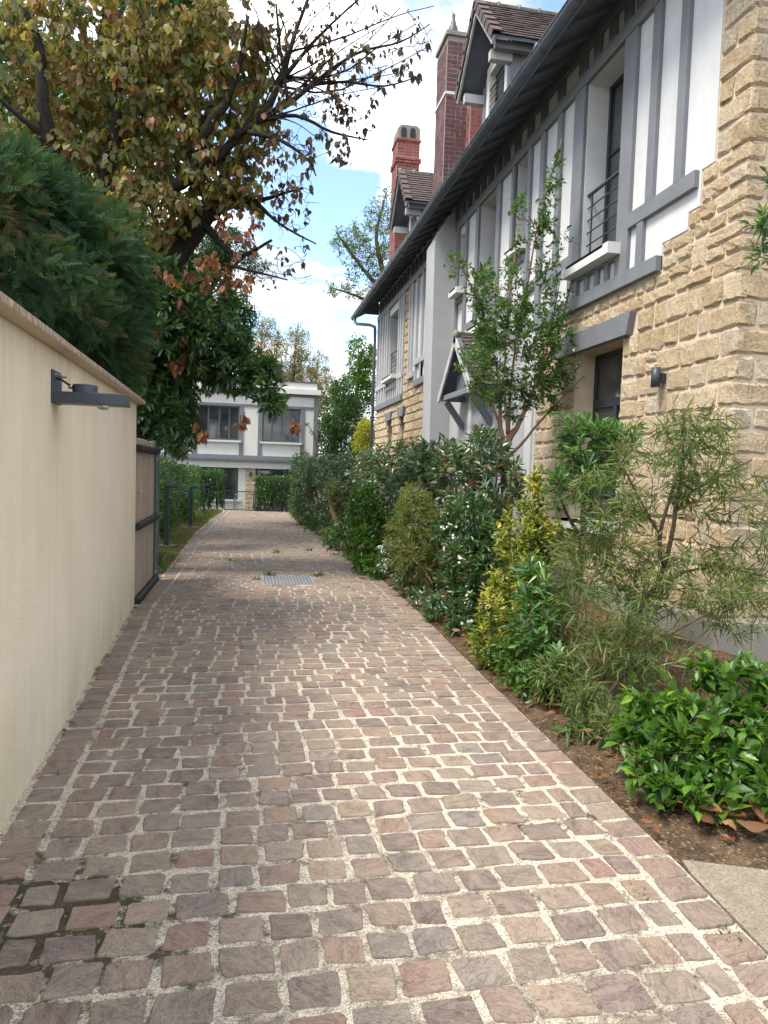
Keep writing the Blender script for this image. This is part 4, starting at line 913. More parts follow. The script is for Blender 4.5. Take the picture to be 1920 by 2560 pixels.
boxpart('shaft', M['metal'], gp, -1.22, -1.15, 9.665, 9.73, -0.05, 1.70, 0.003); boxpart('cap', M['metal'], gp, -1.225, -1.145, 9.66, 9.735, 1.701, 1.712)

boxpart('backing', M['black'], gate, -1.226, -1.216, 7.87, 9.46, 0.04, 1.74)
# bent bollard lights along the verge
def bollard(x, y, h, arm, w_, label, slab=True):
    t = thing('bollard_light', label, 'bollard light', (x, y, 0.02), 'bollard lights along the left verge')
    def pt(n, m, x0, x1, y0, y1, z0, z1, bev=0.003):
        b = MB(); b.box(x0, x1, y0, y1, z0, z1); o = bpy.data.objects.new(n, b.mesh(n)); COL.objects.link(o); o.data.materials.append(M[m]); o.parent = t
        md = o.modifiers.new('edge', 'BEVEL'); md.width = bev; md.segments = 2
    pt('post', 'metal', -w_ / 2, w_ / 2, -0.035, 0.035, 0.03, h)
    if arm: pt('arm', 'metal', -w_ / 2, arm, -0.036, 0.036, h + 0.0005, h + 0.052); pt('diffuser', 'sillc', w_, arm - 0.02, -0.022, 0.022, h - 0.006, h)
    pt('base_plate', 'metal', -0.055, 0.055, -0.055, 0.055, 0.022, 0.03)
    if slab: pt('footing', 'concrete', -0.16, 0.17, -0.13, 0.13, -0.06, 0.022)
    return t
bollard(-1.445, 13.36, 1.055, 0.195, 0.085, 'bent dark bollard light nearest the gate, on a concrete footing')
bollard(-1.335, 17.43, 0.93, 0.17, 0.085, 'second bent dark bollard light, half way along the left verge')
bollard(-1.30, 21.83, 0.90, 0.15, 0.075, 'third bollard light, almost hidden by grass near the far gate')

# mesh gate and low fence at the end
def mesh_panel(t, x0, x1, y, z0, z1, step=0.05):
    f = MB(); r = 0.014
    for a, b_ in (((x0, y, z0), (x0, y, z1)), ((x1, y, z0), (x1, y, z1)), ((x0, y, z1), (x1, y, z1)), ((x0, y, z0), (x1, y, z0))): f.beam(a, b_, 0.03, 0.03, (0, 1, 0))
    f.build('frame', M['metal'], t)
    x = x0 + step
    while x < x1 - 0.01: MB().beam((x, y, z0), (x, y, z1), 0.005, 0.005, (0, 1, 0)).build('wire', M['metal'], t); x += step
    z = z0 + step
    while z < z1 - 0.01: MB().beam((x0, y, z), (x1, y, z), 0.005, 0.005, (0, 1, 0)).build('wire', M['metal'], t); z += step
g1 = thing('mesh_gate', 'right leaf of the low black wire mesh gate', 'gate', (-0.12, 24.85, 0), 'wire mesh gate leaves'); mesh_panel(g1, -0.43, 0.19, 24.85, 0.03, 0.66)
g2 = thing('mesh_gate', 'left, narrower leaf of the low black wire mesh gate', 'gate', (-0.63, 24.85, 0), 'wire mesh gate leaves'); mesh_panel(g2, -0.80, -0.47, 24.85, 0.03, 0.68)
MB().beam((-0.45, 24.83, 0.0), (-0.45, 24.83, 0.45), 0.035, 0.035).build('latch_post', M['steel'], g2); MB().beam((-0.44, 24.81, 0.55), (-0.36, 24.81, 0.55), 0.02, 0.03).build('handle', M['steel'], g1)
for x, lab in ((-1.02, 'fence post just left of the mesh gate'), (-1.32, 'second fence post left of the mesh gate'), (0.24, 'gate post right of the mesh gate')):
    t = thing('fence_post', 'slim dark ' + lab, 'post', (x, 24.85, 0), 'slim dark posts of the end fence'); boxpart('shaft', M['metal'], t, x - .02, x + .02, 24.83, 24.87, -0.1, 0.70); boxpart('cap', M['metal'], t, x - .024, x + .024, 24.826, 24.874, 0.701, 0.712)


# ------------------------------------------------------------------ plants
CAMP = np.array([0, 0, 1.5])
def nrm(a): return a / np.maximum(np.linalg.norm(a, axis=-1, keepdims=True), 1e-9)
T_OVAL = (np.array([(0, 0, 0), (-.30, .30, .10), (.30, .30, .10), (0, .45, 0), (-.36, .55, .08), (.36, .55, .08), (0, 1, -.10)]) , [(0, 3, 1), (0, 2, 3), (1, 3, 4), (3, 2, 5), (4, 3, 6), (3, 5, 6)])
T_HEART = (np.array([(0, 0, 0), (-.42, .12, .10), (.42, .12, .10), (0, .45, 0), (-.46, .48, .03), (.46, .48, .03), (0, 1, -.18)]), [(0, 3, 1), (0, 2, 3), (1, 3, 4), (3, 2, 5), (4, 3, 6), (3, 5, 6)])
T_SPOON = (np.array([(0, 0, 0), (-.16, .35, .03), (.16, .35, .03), (0, .5, 0), (-.33, .72, .04), (.33, .72, .04), (0, 1, -.06)]), [(0, 3, 1), (0, 2, 3), (1, 3, 4), (3, 2, 5), (4, 3, 6), (3, 5, 6)])
T_SMALL = (np.array([(0, 0, 0), (-.36, .5, .10), (.36, .5, .10), (0, 1, -.05)]), [(0, 2, 1), (1, 2, 3)])
T_LONG = (np.array([(0, 0, 0), (-.5, .35, .0), (.5, .35, .0), (-.4, .7, -.07), (.4, .7, -.07), (0, 1, -.20)]), [(0, 2, 1), (1, 2, 4, 3), (3, 4, 5)])
def spray_template():
    vs = []; fs = []
    def tri(a, b, w_):
        a, b = np.array(a, float), np.array(b, float); d = b - a; s = np.array([-d[1], d[0], 0]); s = s / (np.linalg.norm(s) + 1e-9) * w_; k = len(vs); vs.extend([a - s, a + s, b]); fs.append((k, k + 1, k + 2))
    tri((0, 0, 0), (0, 1, -.18), .022)
    for i in range(7):
        y = 0.12 + i * 0.12; l = 0.42 * (1 - y * 0.75)
        for s in (-1, 1):
            e = (s * l * 0.75, y + l * 0.75, -.18 * y * y - 0.06 * l); tri((0, y, -.18 * y * y), e, .022)
            tri((s * l * .35, y + l * .35, -.18 * y * y - .02), (s * l * .42, y + l * .85, -.18 * y * y - .06), .028)
    return np.array(vs), fs
T_SPRAY = spray_template()
def leaf_mesh(name, P, D, Nn, L, W, tmpl, rv):
    V, F = tmpl; n = len(P); D = nrm(D); S = nrm(np.cross(D, Nn)); Nn = np.cross(S, D)
    co = P[:, None, :] + V[None, :, 0:1] * S[:, None, :] * W[:, None, None] + V[None, :, 1:2] * D[:, None, :] * L[:, None, None] + V[None, :, 2:3] * Nn[:, None, :] * L[:, None, None]
    k = len(V); lens = np.array([len(f) for f in F]); flat = np.concatenate([np.array(f) for f in F])
    idx = (np.arange(n)[:, None] * k + flat[None, :]).ravel().astype(np.int32)
    tot = np.tile(lens, n).astype(np.int32); start = np.concatenate([[0], np.cumsum(tot)[:-1]]).astype(np.int32)
    me = bpy.data.meshes.new(name); me.vertices.add(n * k); me.vertices.foreach_set('co', co.astype(np.float32).ravel())
    me.loops.add(len(idx)); me.loops.foreach_set('vertex_index', idx); me.polygons.add(len(tot)); me.polygons.foreach_set('loop_start', start); me.polygons.foreach_set('loop_total', tot)
    at = me.attributes.new('rnd', 'FLOAT', 'FACE'); at.data.foreach_set('value', (np.repeat(rv, len(F)) + (np.tile(np.linspace(-.16, .16, len(F)), n) if len(F) > 12 else 0)).astype(np.float32))
    me.update(calc_edges=True); me.validate(); return me
_tm = {}
def leaf_objects(name, P, D, Nn, L, W, tmpl, m, parent, tname):
    """single leaves that share one mesh"""
    if tname not in _tm:
        me = bpy.data.meshes.new(name); me.from_pydata([tuple(v) for v in tmpl[0]], [], tmpl[1]); me.materials.append(m); _tm[tname] = me
    D = nrm(D); S = nrm(np.cross(D, Nn)); Nn = np.cross(S, D)
    for i in range(len(P)):
        o = bpy.data.objects.new(name, _tm[tname]); COL.objects.link(o); o.parent = parent; o.matrix_parent_inverse = Matrix.Translation(parent.location).inverted()
        mt = Matrix.Identity(4)
        for r in range(3): mt[r][0] = S[i, r] * W[i]; mt[r][1] = D[i, r] * L[i]; mt[r][2] = Nn[i, r] * L[i]; mt[r][3] = P[i, r]
        o.matrix_basis = mt
def sample(rng, ells, n, shell=0.5):
    vol = np.array([e[3] * e[4] * e[5] for e in ells]) ** 0.75; pick = rng.choice(len(ells), n, p=vol / vol.sum()); d = nrm(rng.normal(size=(n, 3))); r = rng.uniform(0, 1, n) ** (1 / 3) ; r = r * (1 - shell) + shell * rng.uniform(0.75, 1.0, n)
    E = np.array(ells)[pick]; return E[:, :3] + d * r[:, None] * E[:, 3:6], d
def curve(a, b, rng, bend, n=5, sag=0.0):
    a, b = np.array(a), np.array(b); t = np.linspace(0, 1, n)[:, None]; m = rng.normal(size=3) * bend * np.linalg.norm(b - a)
    return a + (b - a) * t + np.sin(t * np.pi) * m + np.array([0, 0, -sag]) * np.sin(t * np.pi)
def skel_points(sk):
    pts = []; rad = []
    for poly in sk:
        p = np.array([q[:3] for q in poly], float); r = np.array([q[3] for q in poly], float)
        for i in range(len(p) - 1):
            n = max(2, int(np.linalg.norm(p[i + 1] - p[i]) / 0.08)); t = np.linspace(0, 1, n, endpoint=False)[:, None]
            pts.append(p[i] + (p[i + 1] - p[i]) * t); rad.append(r[i] + (r[i + 1] - r[i]) * t[:, 0])
    return np.concatenate(pts), np.concatenate(rad)
def smoothpoly(poly, rng, wob=0.0, sub=4):
    p = np.array(poly, float); out = []
    for i in range(len(p) - 1):
        p0, p1, p2, p3 = p[max(i - 1, 0)], p[i], p[i + 1], p[min(i + 2, len(p) - 1)]
        for k in range(sub):
            t = k / sub; out.append(0.5 * ((2 * p1) + (-p0 + p2) * t + (2 * p0 - 5 * p1 + 4 * p2 - p3) * t * t + (-p0 + 3 * p1 - 3 * p2 + p3) * t ** 3))
    out.append(p[-1]); out = np.array(out); out[:, 3] = np.maximum(out[:, 3], 0.002)
    out[1:, :3] += rng.normal(size=(len(out) - 1, 3)) * wob * out[1:, 3:4]; out[:, 3] *= 1 + rng.uniform(-.08, .08, len(out)); return out
def plant(name, label, cat, loc, skel, ells, tips, spec, seed, stem='stem', smat='twig', lmat='l_green', tmpl=T_OVAL, group=None, twig_r=0.004, shell=0.5, twigs=True, indiv=0, indmat=None,
          bare=0.0, wob=0.15, flowers=0, upbias=0.5, zmin=0.03, xmax=None, ring=8, tipdir=None, bend=0.12, fname='foliage', root=None, xmaxf=None):
    rng = np.random.default_rng(seed); t = root or thing(name, label, cat, loc, group)
    polys = [smoothpoly(s, rng, wob) for s in skel]
    for q in polys: MB().tube([tuple(v[:3]) for v in q], [float(v[3]) for v in q], ring).build(stem, M[smat], t, True)
    sp, sr = skel_points(polys)
    T, dd = sample(rng, ells, int(tips * 1.45), shell); keep = T[:, 2] > zmin
    if xmax is not None: keep &= T[:, 0] < xmax
    T, dd = T[keep], dd[keep]
    d0 = np.array([np.min(np.sum((sp - p) ** 2, 1)) for p in T]); order = np.argsort(d0); T, dd = T[order], dd[order]
    A = sp.copy(); AR = sr.copy(); tb = MB(); dirs = np.zeros_like(T)
    bank = np.zeros((len(sp) + len(T) * 4, 3)); bank[:len(sp)] = sp; m_ = len(sp)
    for i, p in enumerate(T):
        v = p - bank[:m_]; c = np.sum(v * v, 1) * (1 + upbias * (v[:, 2] < 0)); j = int(np.argmin(c)); q = curve(bank[j], p, rng, bend, 5)
        dirs[i] = q[-1] - q[-2]; bank[m_:m_ + 4] = q[1:]; m_ += 4
        ln = float(np.linalg.norm(p - q[0]))
        if twigs: tb.tube([tuple(x) for x in q], [twig_r * (1.0 + 1.2 * ln) , twig_r * (.95 + .8 * ln), twig_r * (.85 + .5 * ln), twig_r * .75, twig_r * .5], 4, False)
    if twigs and tb.v: put('twigs', tb.mesh('twigs', True), t, M[smat], None, 'stuff')
    dirs = nrm(nrm(dirs) + 0.35 * dd)
    if tipdir is not None: dirs = nrm(dirs * 0.5 + np.array(tipdir))
    lv = rng.uniform(size=len(T)) >= bare; Tt, dt = T[lv], dirs[lv]
    k = spec['k']; n = len(Tt) * k; P = np.repeat(Tt, k, 0); A_ = np.repeat(dt, k, 0); u = np.tile(np.arange(k) / max(1, k - 1), len(Tt)) if k > 1 else np.zeros(n)
    rad = rng.normal(size=(n, 3)); rad = nrm(rad - A_ * np.sum(rad * A_, 1, keepdims=True))
    md = spec.get('mode', 'rosette'); ln = spec.get('len', 0.1)
    P = P - A_ * (u * ln)[:, None] * rng.uniform(.6, 1.2, (n, 1))
    if md == 'rosette': D = nrm(A_ * (0.9 - 0.75 * u)[:, None] + rad * spec.get('open', 0.8) + rng.normal(size=(n, 3)) * .15)
    elif md == 'droop': D = nrm(rad * 0.55 + np.array([0, 0, -1.0]) + rng.normal(size=(n, 3)) * .25)
    elif md == 'along': D = nrm(A_ * 0.8 + rad * spec.get('open', 0.8) + np.array([0, 0, spec.get('fall', -0.15)]))
    P = P + rad * rng.uniform(0, spec.get('spread', 0.01), (n, 1))
    up = np.array([0, 0, 1.0]) + rng.normal(size=(n, 3)) * spec.get('tilt', 0.45)
    if md == 'droop': up = rng.normal(size=(n, 3)) + np.array([0, -0.3, 0])
    L = spec['L'] * 1.08 * rng.uniform(0.65, 1.2, n); W = L * spec['W'] * rng.uniform(.85, 1.15, n)
    rv = np.clip(np.repeat(rng.uniform(size=len(Tt)), k) * 0.6 + rng.uniform(size=n) * 0.4, 0, 1)
    rv = np.clip((rv - .5) * 1.25 + .5, 0, 1) * spec.get('hi', 1.0)
    ok = P[:, 2] + D[:, 2] * L > 0.0
    if xmaxf is not None: ok &= (P[:, 0] + np.maximum(D[:, 0], 0) * L) < xmaxf
    P, D, up, L, W, rv = P[ok], D[ok], up[ok], L[ok], W[ok], rv[ok]
    if indiv:
        dist = np.linalg.norm(P - CAMP, axis=1) / L; near = np.argsort(dist)[:indiv]; far_ = np.argsort(dist)[indiv:]
        leaf_objects('leaf', P[near], D[near], up[near], L[near], W[near], tmpl, M[indmat], t, name + '_leaf')
        P, D, up, L, W, rv = P[far_], D[far_], up[far_], L[far_], W[far_], rv[far_]
    if len(P): put(fname, leaf_mesh(fname, P, D, up, L, W, tmpl, rv), t, M[lmat], None, 'stuff')
    if flowers:
        near = T[np.argsort(T[:, 0] + 0.4 * T[:, 1])][:len(T) // 2]; fp = near[rng.choice(len(near), flowers)]
        for p in fp:
            mbf = MB()
            for q in range(rng.integers(2, 5)):
                c = p + rng.normal(size=3) * 0.025 + np.array([-.02, -.03, .03]); nv = nrm(rng.normal(size=3) * .5 + np.array([-.4, -.6, .7])); s = nrm(np.cross(nv, [0, 0, 1.0])); w2 = np.cross(nv, s)
                for a in range(5):
                    a0 = a * 2 * math.pi / 5; d = s * math.cos(a0) + w2 * math.sin(a0); e = s * math.cos(a0 + .5) + w2 * math.sin(a0 + .5); f_ = s * math.cos(a0 - .5) + w2 * math.sin(a0 - .5)
                    mbf.add([tuple(c), tuple(c + e * .011), tuple(c + d * .017 + nv * .003), tuple(c + f_ * .011)], [(0, 1, 2, 3)], 0.5)
            put('flower', mbf.mesh('flower'), t, M['l_flower'])
    return t
def fan(base, tops, r0, r1=0.004, mid=0.45, out=0.0):
    """stems rising from one base"""
    res = []
    for q in tops:
        b0 = np.array(base) + np.array([(q[0] - base[0]) * .12, (q[1] - base[1]) * .12, 0]); m = b0 + (np.array(q[:3]) - b0) * mid; m[2] += 0.12 * (q[2] - base[2])
        res.append([(*b0, r0), (*m, r0 * .7), (*q[:3], r1)])
    return res

# --- the crape-myrtle-like little tree in front of the house
ct = (3.131,8.300,1.248,0.071)
def CT(*a): return a
plant('small_tree', 'slender young tree with a tan trunk and upright leafy shoots in front of the house', 'tree', (ct[0], ct[1], 0.03),
      [[(ct[0] + .01, ct[1], 0.0, .085), (3.131,8.300,1.248,0.079), (3.081,8.300,1.688,0.071), (3.070,8.300,1.932,0.071)],
       [(3.071,8.300,1.908,0.063), (3.184,8.300,2.035,0.040), (3.303,8.300,2.284,0.025), (3.484,8.400,2.646,0.016), (3.619,8.400,3.147,0.010), (3.740,8.400,3.939,0.006)],
       [(3.072,8.300,1.884,0.036), (3.012,8.300,2.076,0.028), (2.969,8.300,2.607,0.015), (2.795,8.200,3.107,0.012), (2.600,8.200,3.609,0.009), (2.284,8.100,4.018,0.006)],
       [(3.108,8.300,2.007,0.031), (3.116,8.300,2.421,0.018), (3.201,8.400,3.120,0.015), (3.282,8.300,3.876,0.012), (3.400,8.300,4.648,0.009), (3.638,8.300,5.595,0.004)],
       [(3.118,8.300,2.007,0.028), (3.012,8.200,2.407,0.015), (2.998,8.200,3.073,0.012), (3.019,8.200,3.736,0.009), (3.111,8.200,4.493,0.006)],
       [(3.209,8.300,2.060,0.021), (3.477,8.500,2.557,0.016), (3.743,8.500,3.171,0.013), (3.945,8.500,3.981,0.010), (4.072,8.400,4.748,0.006)],
       [(3.130,8.300,1.739,0.025), (3.270,8.300,1.867,0.018), (3.534,8.400,2.154,0.016), (3.915,8.400,2.570,0.010), (4.120,8.400,2.781,0.006)],
       [(3.035,8.300,2.028,0.021), (2.826,8.200,2.397,0.012), (2.580,8.100,2.703,0.009), (2.402,8.100,2.879,0.006)]],
      [(3.218,8.300,3.007,0.666,0.600,0.691), (3.754,8.400,2.562,0.454,0.400,0.303), (2.792,8.200,2.586,0.290,0.350,0.290), (2.902,8.200,3.539,0.363,0.500,0.581), (3.735,8.400,2.957,0.429,0.550,0.454), (3.474,8.300,4.179,0.223,0.300,0.744), (3.564,8.300,4.997,0.109,0.150,0.547), (4.005,8.400,4.498,0.193,0.200,0.457), (2.375,8.150,3.949,0.143,0.120,0.214), (2.648,8.200,3.660,0.193,0.200,0.337), (2.541,8.150,2.848,0.215,0.250,0.191), (3.967,8.400,3.663,0.279,0.300,0.406), (4.093,8.400,2.779,0.229,0.250,0.229), (3.141,8.300,2.422,0.246,0.300,0.296), (3.111,8.200,4.493,0.117,0.150,0.438)],
      900, dict(k=10, L=.062, W=.56, len=.15, mode='along', open=.9, fall=0.1), 1, 'limb', 'palebark', 'l_tree', T_SMALL, None, .0032, .25, xmax=3.85, xmaxf=3.92, upbias=1.5)

# --- the planting between the drive and the house, from near to far
mo = (2.75, 2.98, 0.03)
plant('mock_orange', 'low bright green shrub with broad leaves in the near right corner by the slab', 'shrub', mo,
      fan(mo, [(2.037,3.200,0.495), (2.324,3.300,0.586), (1.989,2.900,0.247), (2.017,3.300,0.340), (2.436,3.100,0.516), (2.384,2.900,0.288), (2.090,2.800,0.135), (1.878,2.750,0.114), (2.298,2.750,0.109), (2.638,3.200,0.565)], .008, .003),
      [(2.229,3.000,0.197,0.284,0.350,0.284), (2.076,3.250,0.354,0.151,0.250,0.141), (2.341,3.300,0.501,0.083,0.120,0.124), (2.196,2.750,0.115,0.193,0.250,0.193), (1.900,2.750,0.077,0.095,0.200,0.138), (2.486,3.100,0.453,0.139,0.250,0.178), (1.976,2.680,-0.019,0.135,0.150,0.085), (1.884,3.100,0.231,0.105,0.200,0.134), (1.845,2.900,0.103,0.099,0.180,0.126), (1.808,2.720,0.007,0.076,0.140,0.085)],
      330, dict(k=7, L=.074, W=.62, len=.13, mode='along', open=1.1, fall=-.05, tilt=.35), 2, 'stem', 'twig', 'l_mock', T_OVAL, None, .0026, .3, indiv=300, indmat='l_mock1', zmin=.08)
wi = (2.43, 3.85, 0.03)
plant('willow_leaved_shrub', 'tall airy shrub with narrow olive leaves and dark stems against the house corner', 'shrub', wi,
      [[(*wi, .016), (2.254,4.150,0.049,0.015), (2.351,4.250,0.281,0.013), (2.653,4.400,0.596,0.014), (2.879,4.500,0.886,0.017), (2.948,4.500,1.282,0.014), (2.973,4.500,1.647,0.008), (2.967,4.500,1.980,0.006)],
       [(2.879,4.500,0.886,0.014), (2.835,4.500,1.112,0.014), (2.967,4.550,1.506,0.011), (3.165,4.600,1.912,0.006)], [(2.624,4.400,0.568,0.014), (2.910,4.400,0.845,0.011), (3.172,4.300,0.916,0.008), (3.435,4.200,0.877,0.005)],
       [(2.914,4.500,1.338,0.011), (3.144,4.400,1.514,0.008), (3.368,4.300,1.659,0.005)], [(wi[0] - .1, wi[1] + .1, .03, .012), (2.155,4.200,0.036,0.013), (2.144,4.300,0.379,0.010), (2.286,4.400,0.816,0.008), (2.555,4.500,1.219,0.006)],
       [(wi[0] + .05, wi[1] - .05, .03, .012), (2.151,4.000,0.001,0.012), (2.427,4.000,0.400,0.010), (2.748,4.000,0.599,0.008), (3.079,4.000,0.751,0.005)], [(2.835,4.500,1.112,0.011), (2.668,4.500,1.360,0.008), (2.591,4.600,1.579,0.006)]],
      [(2.809,4.550,1.558,0.352,0.350,0.422), (3.104,4.400,1.651,0.304,0.300,0.387), (3.263,4.200,1.173,0.294,0.300,0.454), (2.909,4.350,0.825,0.516,0.400,0.326), (2.394,4.250,0.548,0.313,0.350,0.339), (2.166,4.100,0.172,0.225,0.300,0.275), (2.544,4.100,0.371,0.355,0.350,0.228), (3.083,4.000,0.700,0.254,0.300,0.229), (2.567,4.500,0.996,0.276,0.300,0.387), (2.314,4.700,0.855,0.256,0.300,0.313), (2.119,4.500,0.468,0.190,0.250,0.244), (2.421,4.600,1.349,0.224,0.250,0.308), (3.034,4.500,1.900,0.225,0.200,0.169)],
      500, dict(k=12, L=.12, W=.068, len=.20, mode='along', open=.75, fall=-.25, tilt=.8), 3, 'stem', 'twig', 'l_willow', T_LONG, None, .003, .2, xmax=3.8, xmaxf=3.9, zmin=.08)
pi_ = (2.42, 4.95, 0.03)
plant('pittosporum', 'tall upright shrub with leathery spoon-shaped leaf rosettes in front of the ground floor window', 'shrub', pi_,
      [[(*pi_, .02), (2.587,5.200,0.595,0.025), (2.650,5.300,1.000,0.026), (2.650,5.300,1.323,0.022), (2.617,5.300,1.643,0.013), (2.517,5.300,1.925,0.010)], [(2.654,5.300,1.259,0.019), (2.798,5.400,1.486,0.013), (2.974,5.400,1.853,0.010)], [(2.641,5.300,1.162,0.016), (2.822,5.300,1.359,0.013), (3.007,5.300,1.201,0.010)], [(2.650,5.300,1.000,0.016), (2.472,5.200,1.197,0.013), (2.378,5.200,1.384,0.009)], [(2.597,5.200,0.723,0.016), (2.436,5.100,0.955,0.012), (2.331,5.100,1.078,0.006)]],
      [(2.687,5.350,1.775,0.243,0.250,0.211), (2.957,5.400,1.836,0.198,0.200,0.182), (2.659,5.300,1.484,0.177,0.220,0.177), (2.971,5.300,1.217,0.162,0.150,0.097), (2.394,5.200,1.400,0.078,0.120,0.157), (2.485,5.300,1.876,0.128,0.120,0.128), (2.865,5.400,1.554,0.165,0.200,0.165)],
      95, dict(k=13, L=.098, W=.40, len=.07, open=1.0, tilt=.3), 4, 'stem', 'twig', 'l_pitto', T_SPOON, None, .004, .3, indiv=300, indmat='l_pitto1', tipdir=(0, 0, .5), xmaxf=3.9)
lp = (2.2, 4.5, 0.03)
plant('pittosporum', 'low dark pittosporum at the kerb below the yellow-edged shrub', 'shrub', lp,
      fan(lp, [(2.030,4.800,0.665), (2.134,4.600,0.473), (2.139,4.400,0.299), (1.953,4.500,0.276), (1.908,4.700,0.454)], .012, .004),
      [(2.059,4.700,0.452,0.240,0.250,0.310), (2.058,4.400,0.191,0.159,0.200,0.159), (2.049,4.850,0.715,0.145,0.200,0.174)],
      70, dict(k=11, L=.095, W=.40, len=.06, open=1.0, tilt=.35), 5, 'stem', 'twig', 'l_pitto', T_SPOON, None, .004, .3, tipdir=(-.1, -.1, .5))
eu = (2.25, 5.35, 0.03)
plant('variegated_euonymus', 'upright shrub with yellow-edged leaves between the white-flowered bush and the stone wall', 'shrub', eu,
      fan(eu, [(2.420,5.750,1.538), (2.271,5.700,1.194), (2.136,5.600,0.963), (2.555,5.600,1.138), (2.013,5.400,0.495), (2.317,5.500,0.743), (2.471,5.450,0.751), (1.805,5.100,0.182)], .011, .004),
      [(2.384,5.720,1.263,0.120,0.150,0.291), (2.259,5.650,1.027,0.236,0.250,0.269), (2.179,5.500,0.709,0.246,0.280,0.295), (1.997,5.350,0.440,0.206,0.250,0.254), (1.854,5.200,0.219,0.154,0.200,0.184), (2.469,5.550,0.973,0.150,0.180,0.233), (2.438,5.750,1.538,0.048,0.060,0.138)],
      330, dict(k=11, L=.058, W=.50, len=.12, open=.85, tilt=.4), 6, 'stem', 'twig', 'l_varieg', T_OVAL, None, .003, .3, tipdir=(0, 0, .6))
ch_ = (2.3, 6.9, 0.03)
plant('mexican_orange', 'dark glossy bush with small white flower clusters in the middle of the border', 'shrub', ch_,
      fan(ch_, [(2.233,7.300,1.008), (2.405,7.300,1.183), (2.527,7.100,0.901), (2.075,7.000,0.531), (2.235,6.800,0.317), (2.397,6.800,0.480), (1.988,6.500,0.059), (1.997,7.200,0.673)], .012, .004),
      [(2.292,7.200,0.974,0.296,0.350,0.338), (2.173,6.900,0.546,0.344,0.400,0.364), (2.175,6.600,0.194,0.291,0.350,0.349), (1.972,6.300,-0.049,0.185,0.250,0.222), (2.441,6.900,0.754,0.204,0.300,0.326), (2.061,7.300,0.876,0.170,0.200,0.213)],
      330, dict(k=9, L=.072, W=.48, len=.06, open=1.0, tilt=.35), 7, 'stem', 'twig', 'l_green', T_OVAL, None, .003, .3, flowers=20, tipdir=(-.2, -.2, .4))
fw_ = (2.35, 8.3, 0.03)
plant('fine_leaved_shrub', 'wispy yellow-green shrub with thread-like leaves before the big-leaved bushes', 'shrub', fw_,
      fan(fw_, [(1.997,8.600,1.257), (1.834,8.500,0.962), (2.158,8.600,1.062), (1.998,8.300,0.689), (1.783,8.200,0.553), (2.219,8.400,0.780)], .014, .004),
      [(2.010,8.500,0.965,0.270,0.300,0.442), (1.957,8.300,0.446,0.264,0.300,0.336), (2.144,8.400,0.779,0.219,0.300,0.390), (1.820,8.400,0.725,0.194,0.250,0.339)],
      330, dict(k=15, L=.075, W=.11, len=.14, mode='along', open=.8, fall=-.1, tilt=.8, hi=1.0), 8, 'stem', 'twig', 'l_wisp', T_LONG, None, .003, .3)
c2_ = (2.15, 10.1, 0.03)
plant('mexican_orange', 'bright green rounded bush spilling over the kerb beyond the wispy shrub', 'shrub', c2_,
      fan(c2_, [(1.783,10.600,1.062), (1.567,10.300,0.658), (1.793,10.200,0.494), (1.999,10.400,0.837), (1.634,9.900,0.237)], .012, .004),
      [(1.756,10.600,0.940,0.272,0.400,0.424), (1.649,10.200,0.375,0.291,0.400,0.349), (1.927,10.300,0.605,0.295,0.400,0.472), (1.718,9.700,0.151,0.194,0.250,0.194)],
      300, dict(k=9, L=.085, W=.45, len=.06, open=1.0, tilt=.4), 9, 'stem', 'twig', 'l_lime', T_OVAL, None, .003, .35, tipdir=(-.2, -.2, .3))
def photinia(loc, ells, tips, seed, label, L=.115, lm='l_photinia', W=.42):
    return plant('photinia', label, 'shrub', loc, fan(loc, [(e[0], e[1], e[2] + e[5] * .4) for e in ells] + [(e[0] - e[3] * .4, e[1], e[2]) for e in ells], .018, .005), ells, tips, dict(k=10, L=L, W=W, len=.14, mode='rosette', open=.85, tilt=.45), seed, 'stem', 'twig', lm, T_OVAL, 'big-leaved bushes of the border', .0045, .4, xmax=3.85, xmaxf=3.93, tipdir=(-.1, 0, .45))
photinia((2.75, 8.1, 0.03), [(2.727,8.200,1.742,0.362,0.500,0.376), (2.824,7.800,1.417,0.323,0.500,0.406), (2.608,8.600,1.494,0.352,0.500,0.443), (2.639,8.000,1.078,0.377,0.400,0.367)], 190, 10, 'big-leaved photinia right beside the tan tree trunk')
photinia((2.7, 10.0, 0.03), [(2.840,10.200,1.663,0.446,0.600,0.434), (2.589,10.400,1.536,0.422,0.600,0.500), (2.636,9.600,1.094,0.447,0.500,0.492), (2.294,10.400,1.167,0.360,0.500,0.528)], 230, 11, 'big-leaved photinia with a few red young leaves, second from the tan trunk')
photinia((2.55, 12.4, 0.03), [(2.540,12.600,1.597,0.543,0.700,0.456), (2.247,13.000,1.440,0.446,0.700,0.505), (2.299,12.000,0.969,0.516,0.600,0.606), (2.859,12.400,1.750,0.430,0.600,0.344)], 260, 12, 'big-leaved photinia with a dark upright stem in mid border')
photinia((2.3, 15.2, 0.03), [(2.230,15.500,1.502,0.529,0.800,0.511), (1.942,16.000,1.310,0.498,0.800,0.571), (2.093,15.000,0.819,0.554,0.800,0.665), (1.778,15.200,0.629,0.387,0.600,0.585)], 260, 13, 'grey-green photinia where the border starts to narrow')
photinia((1.95, 18.8, 0.03), [(1.891,19.200,1.475,0.595,0.900,0.574), (1.564,19.800,1.351,0.500,0.900,0.589), (1.871,18.800,0.735,0.636,0.900,0.721), (1.482,19.200,0.600,0.431,0.700,0.625)], 260, 14, 'far grey-green photinia beside the white house, darkest of the row')
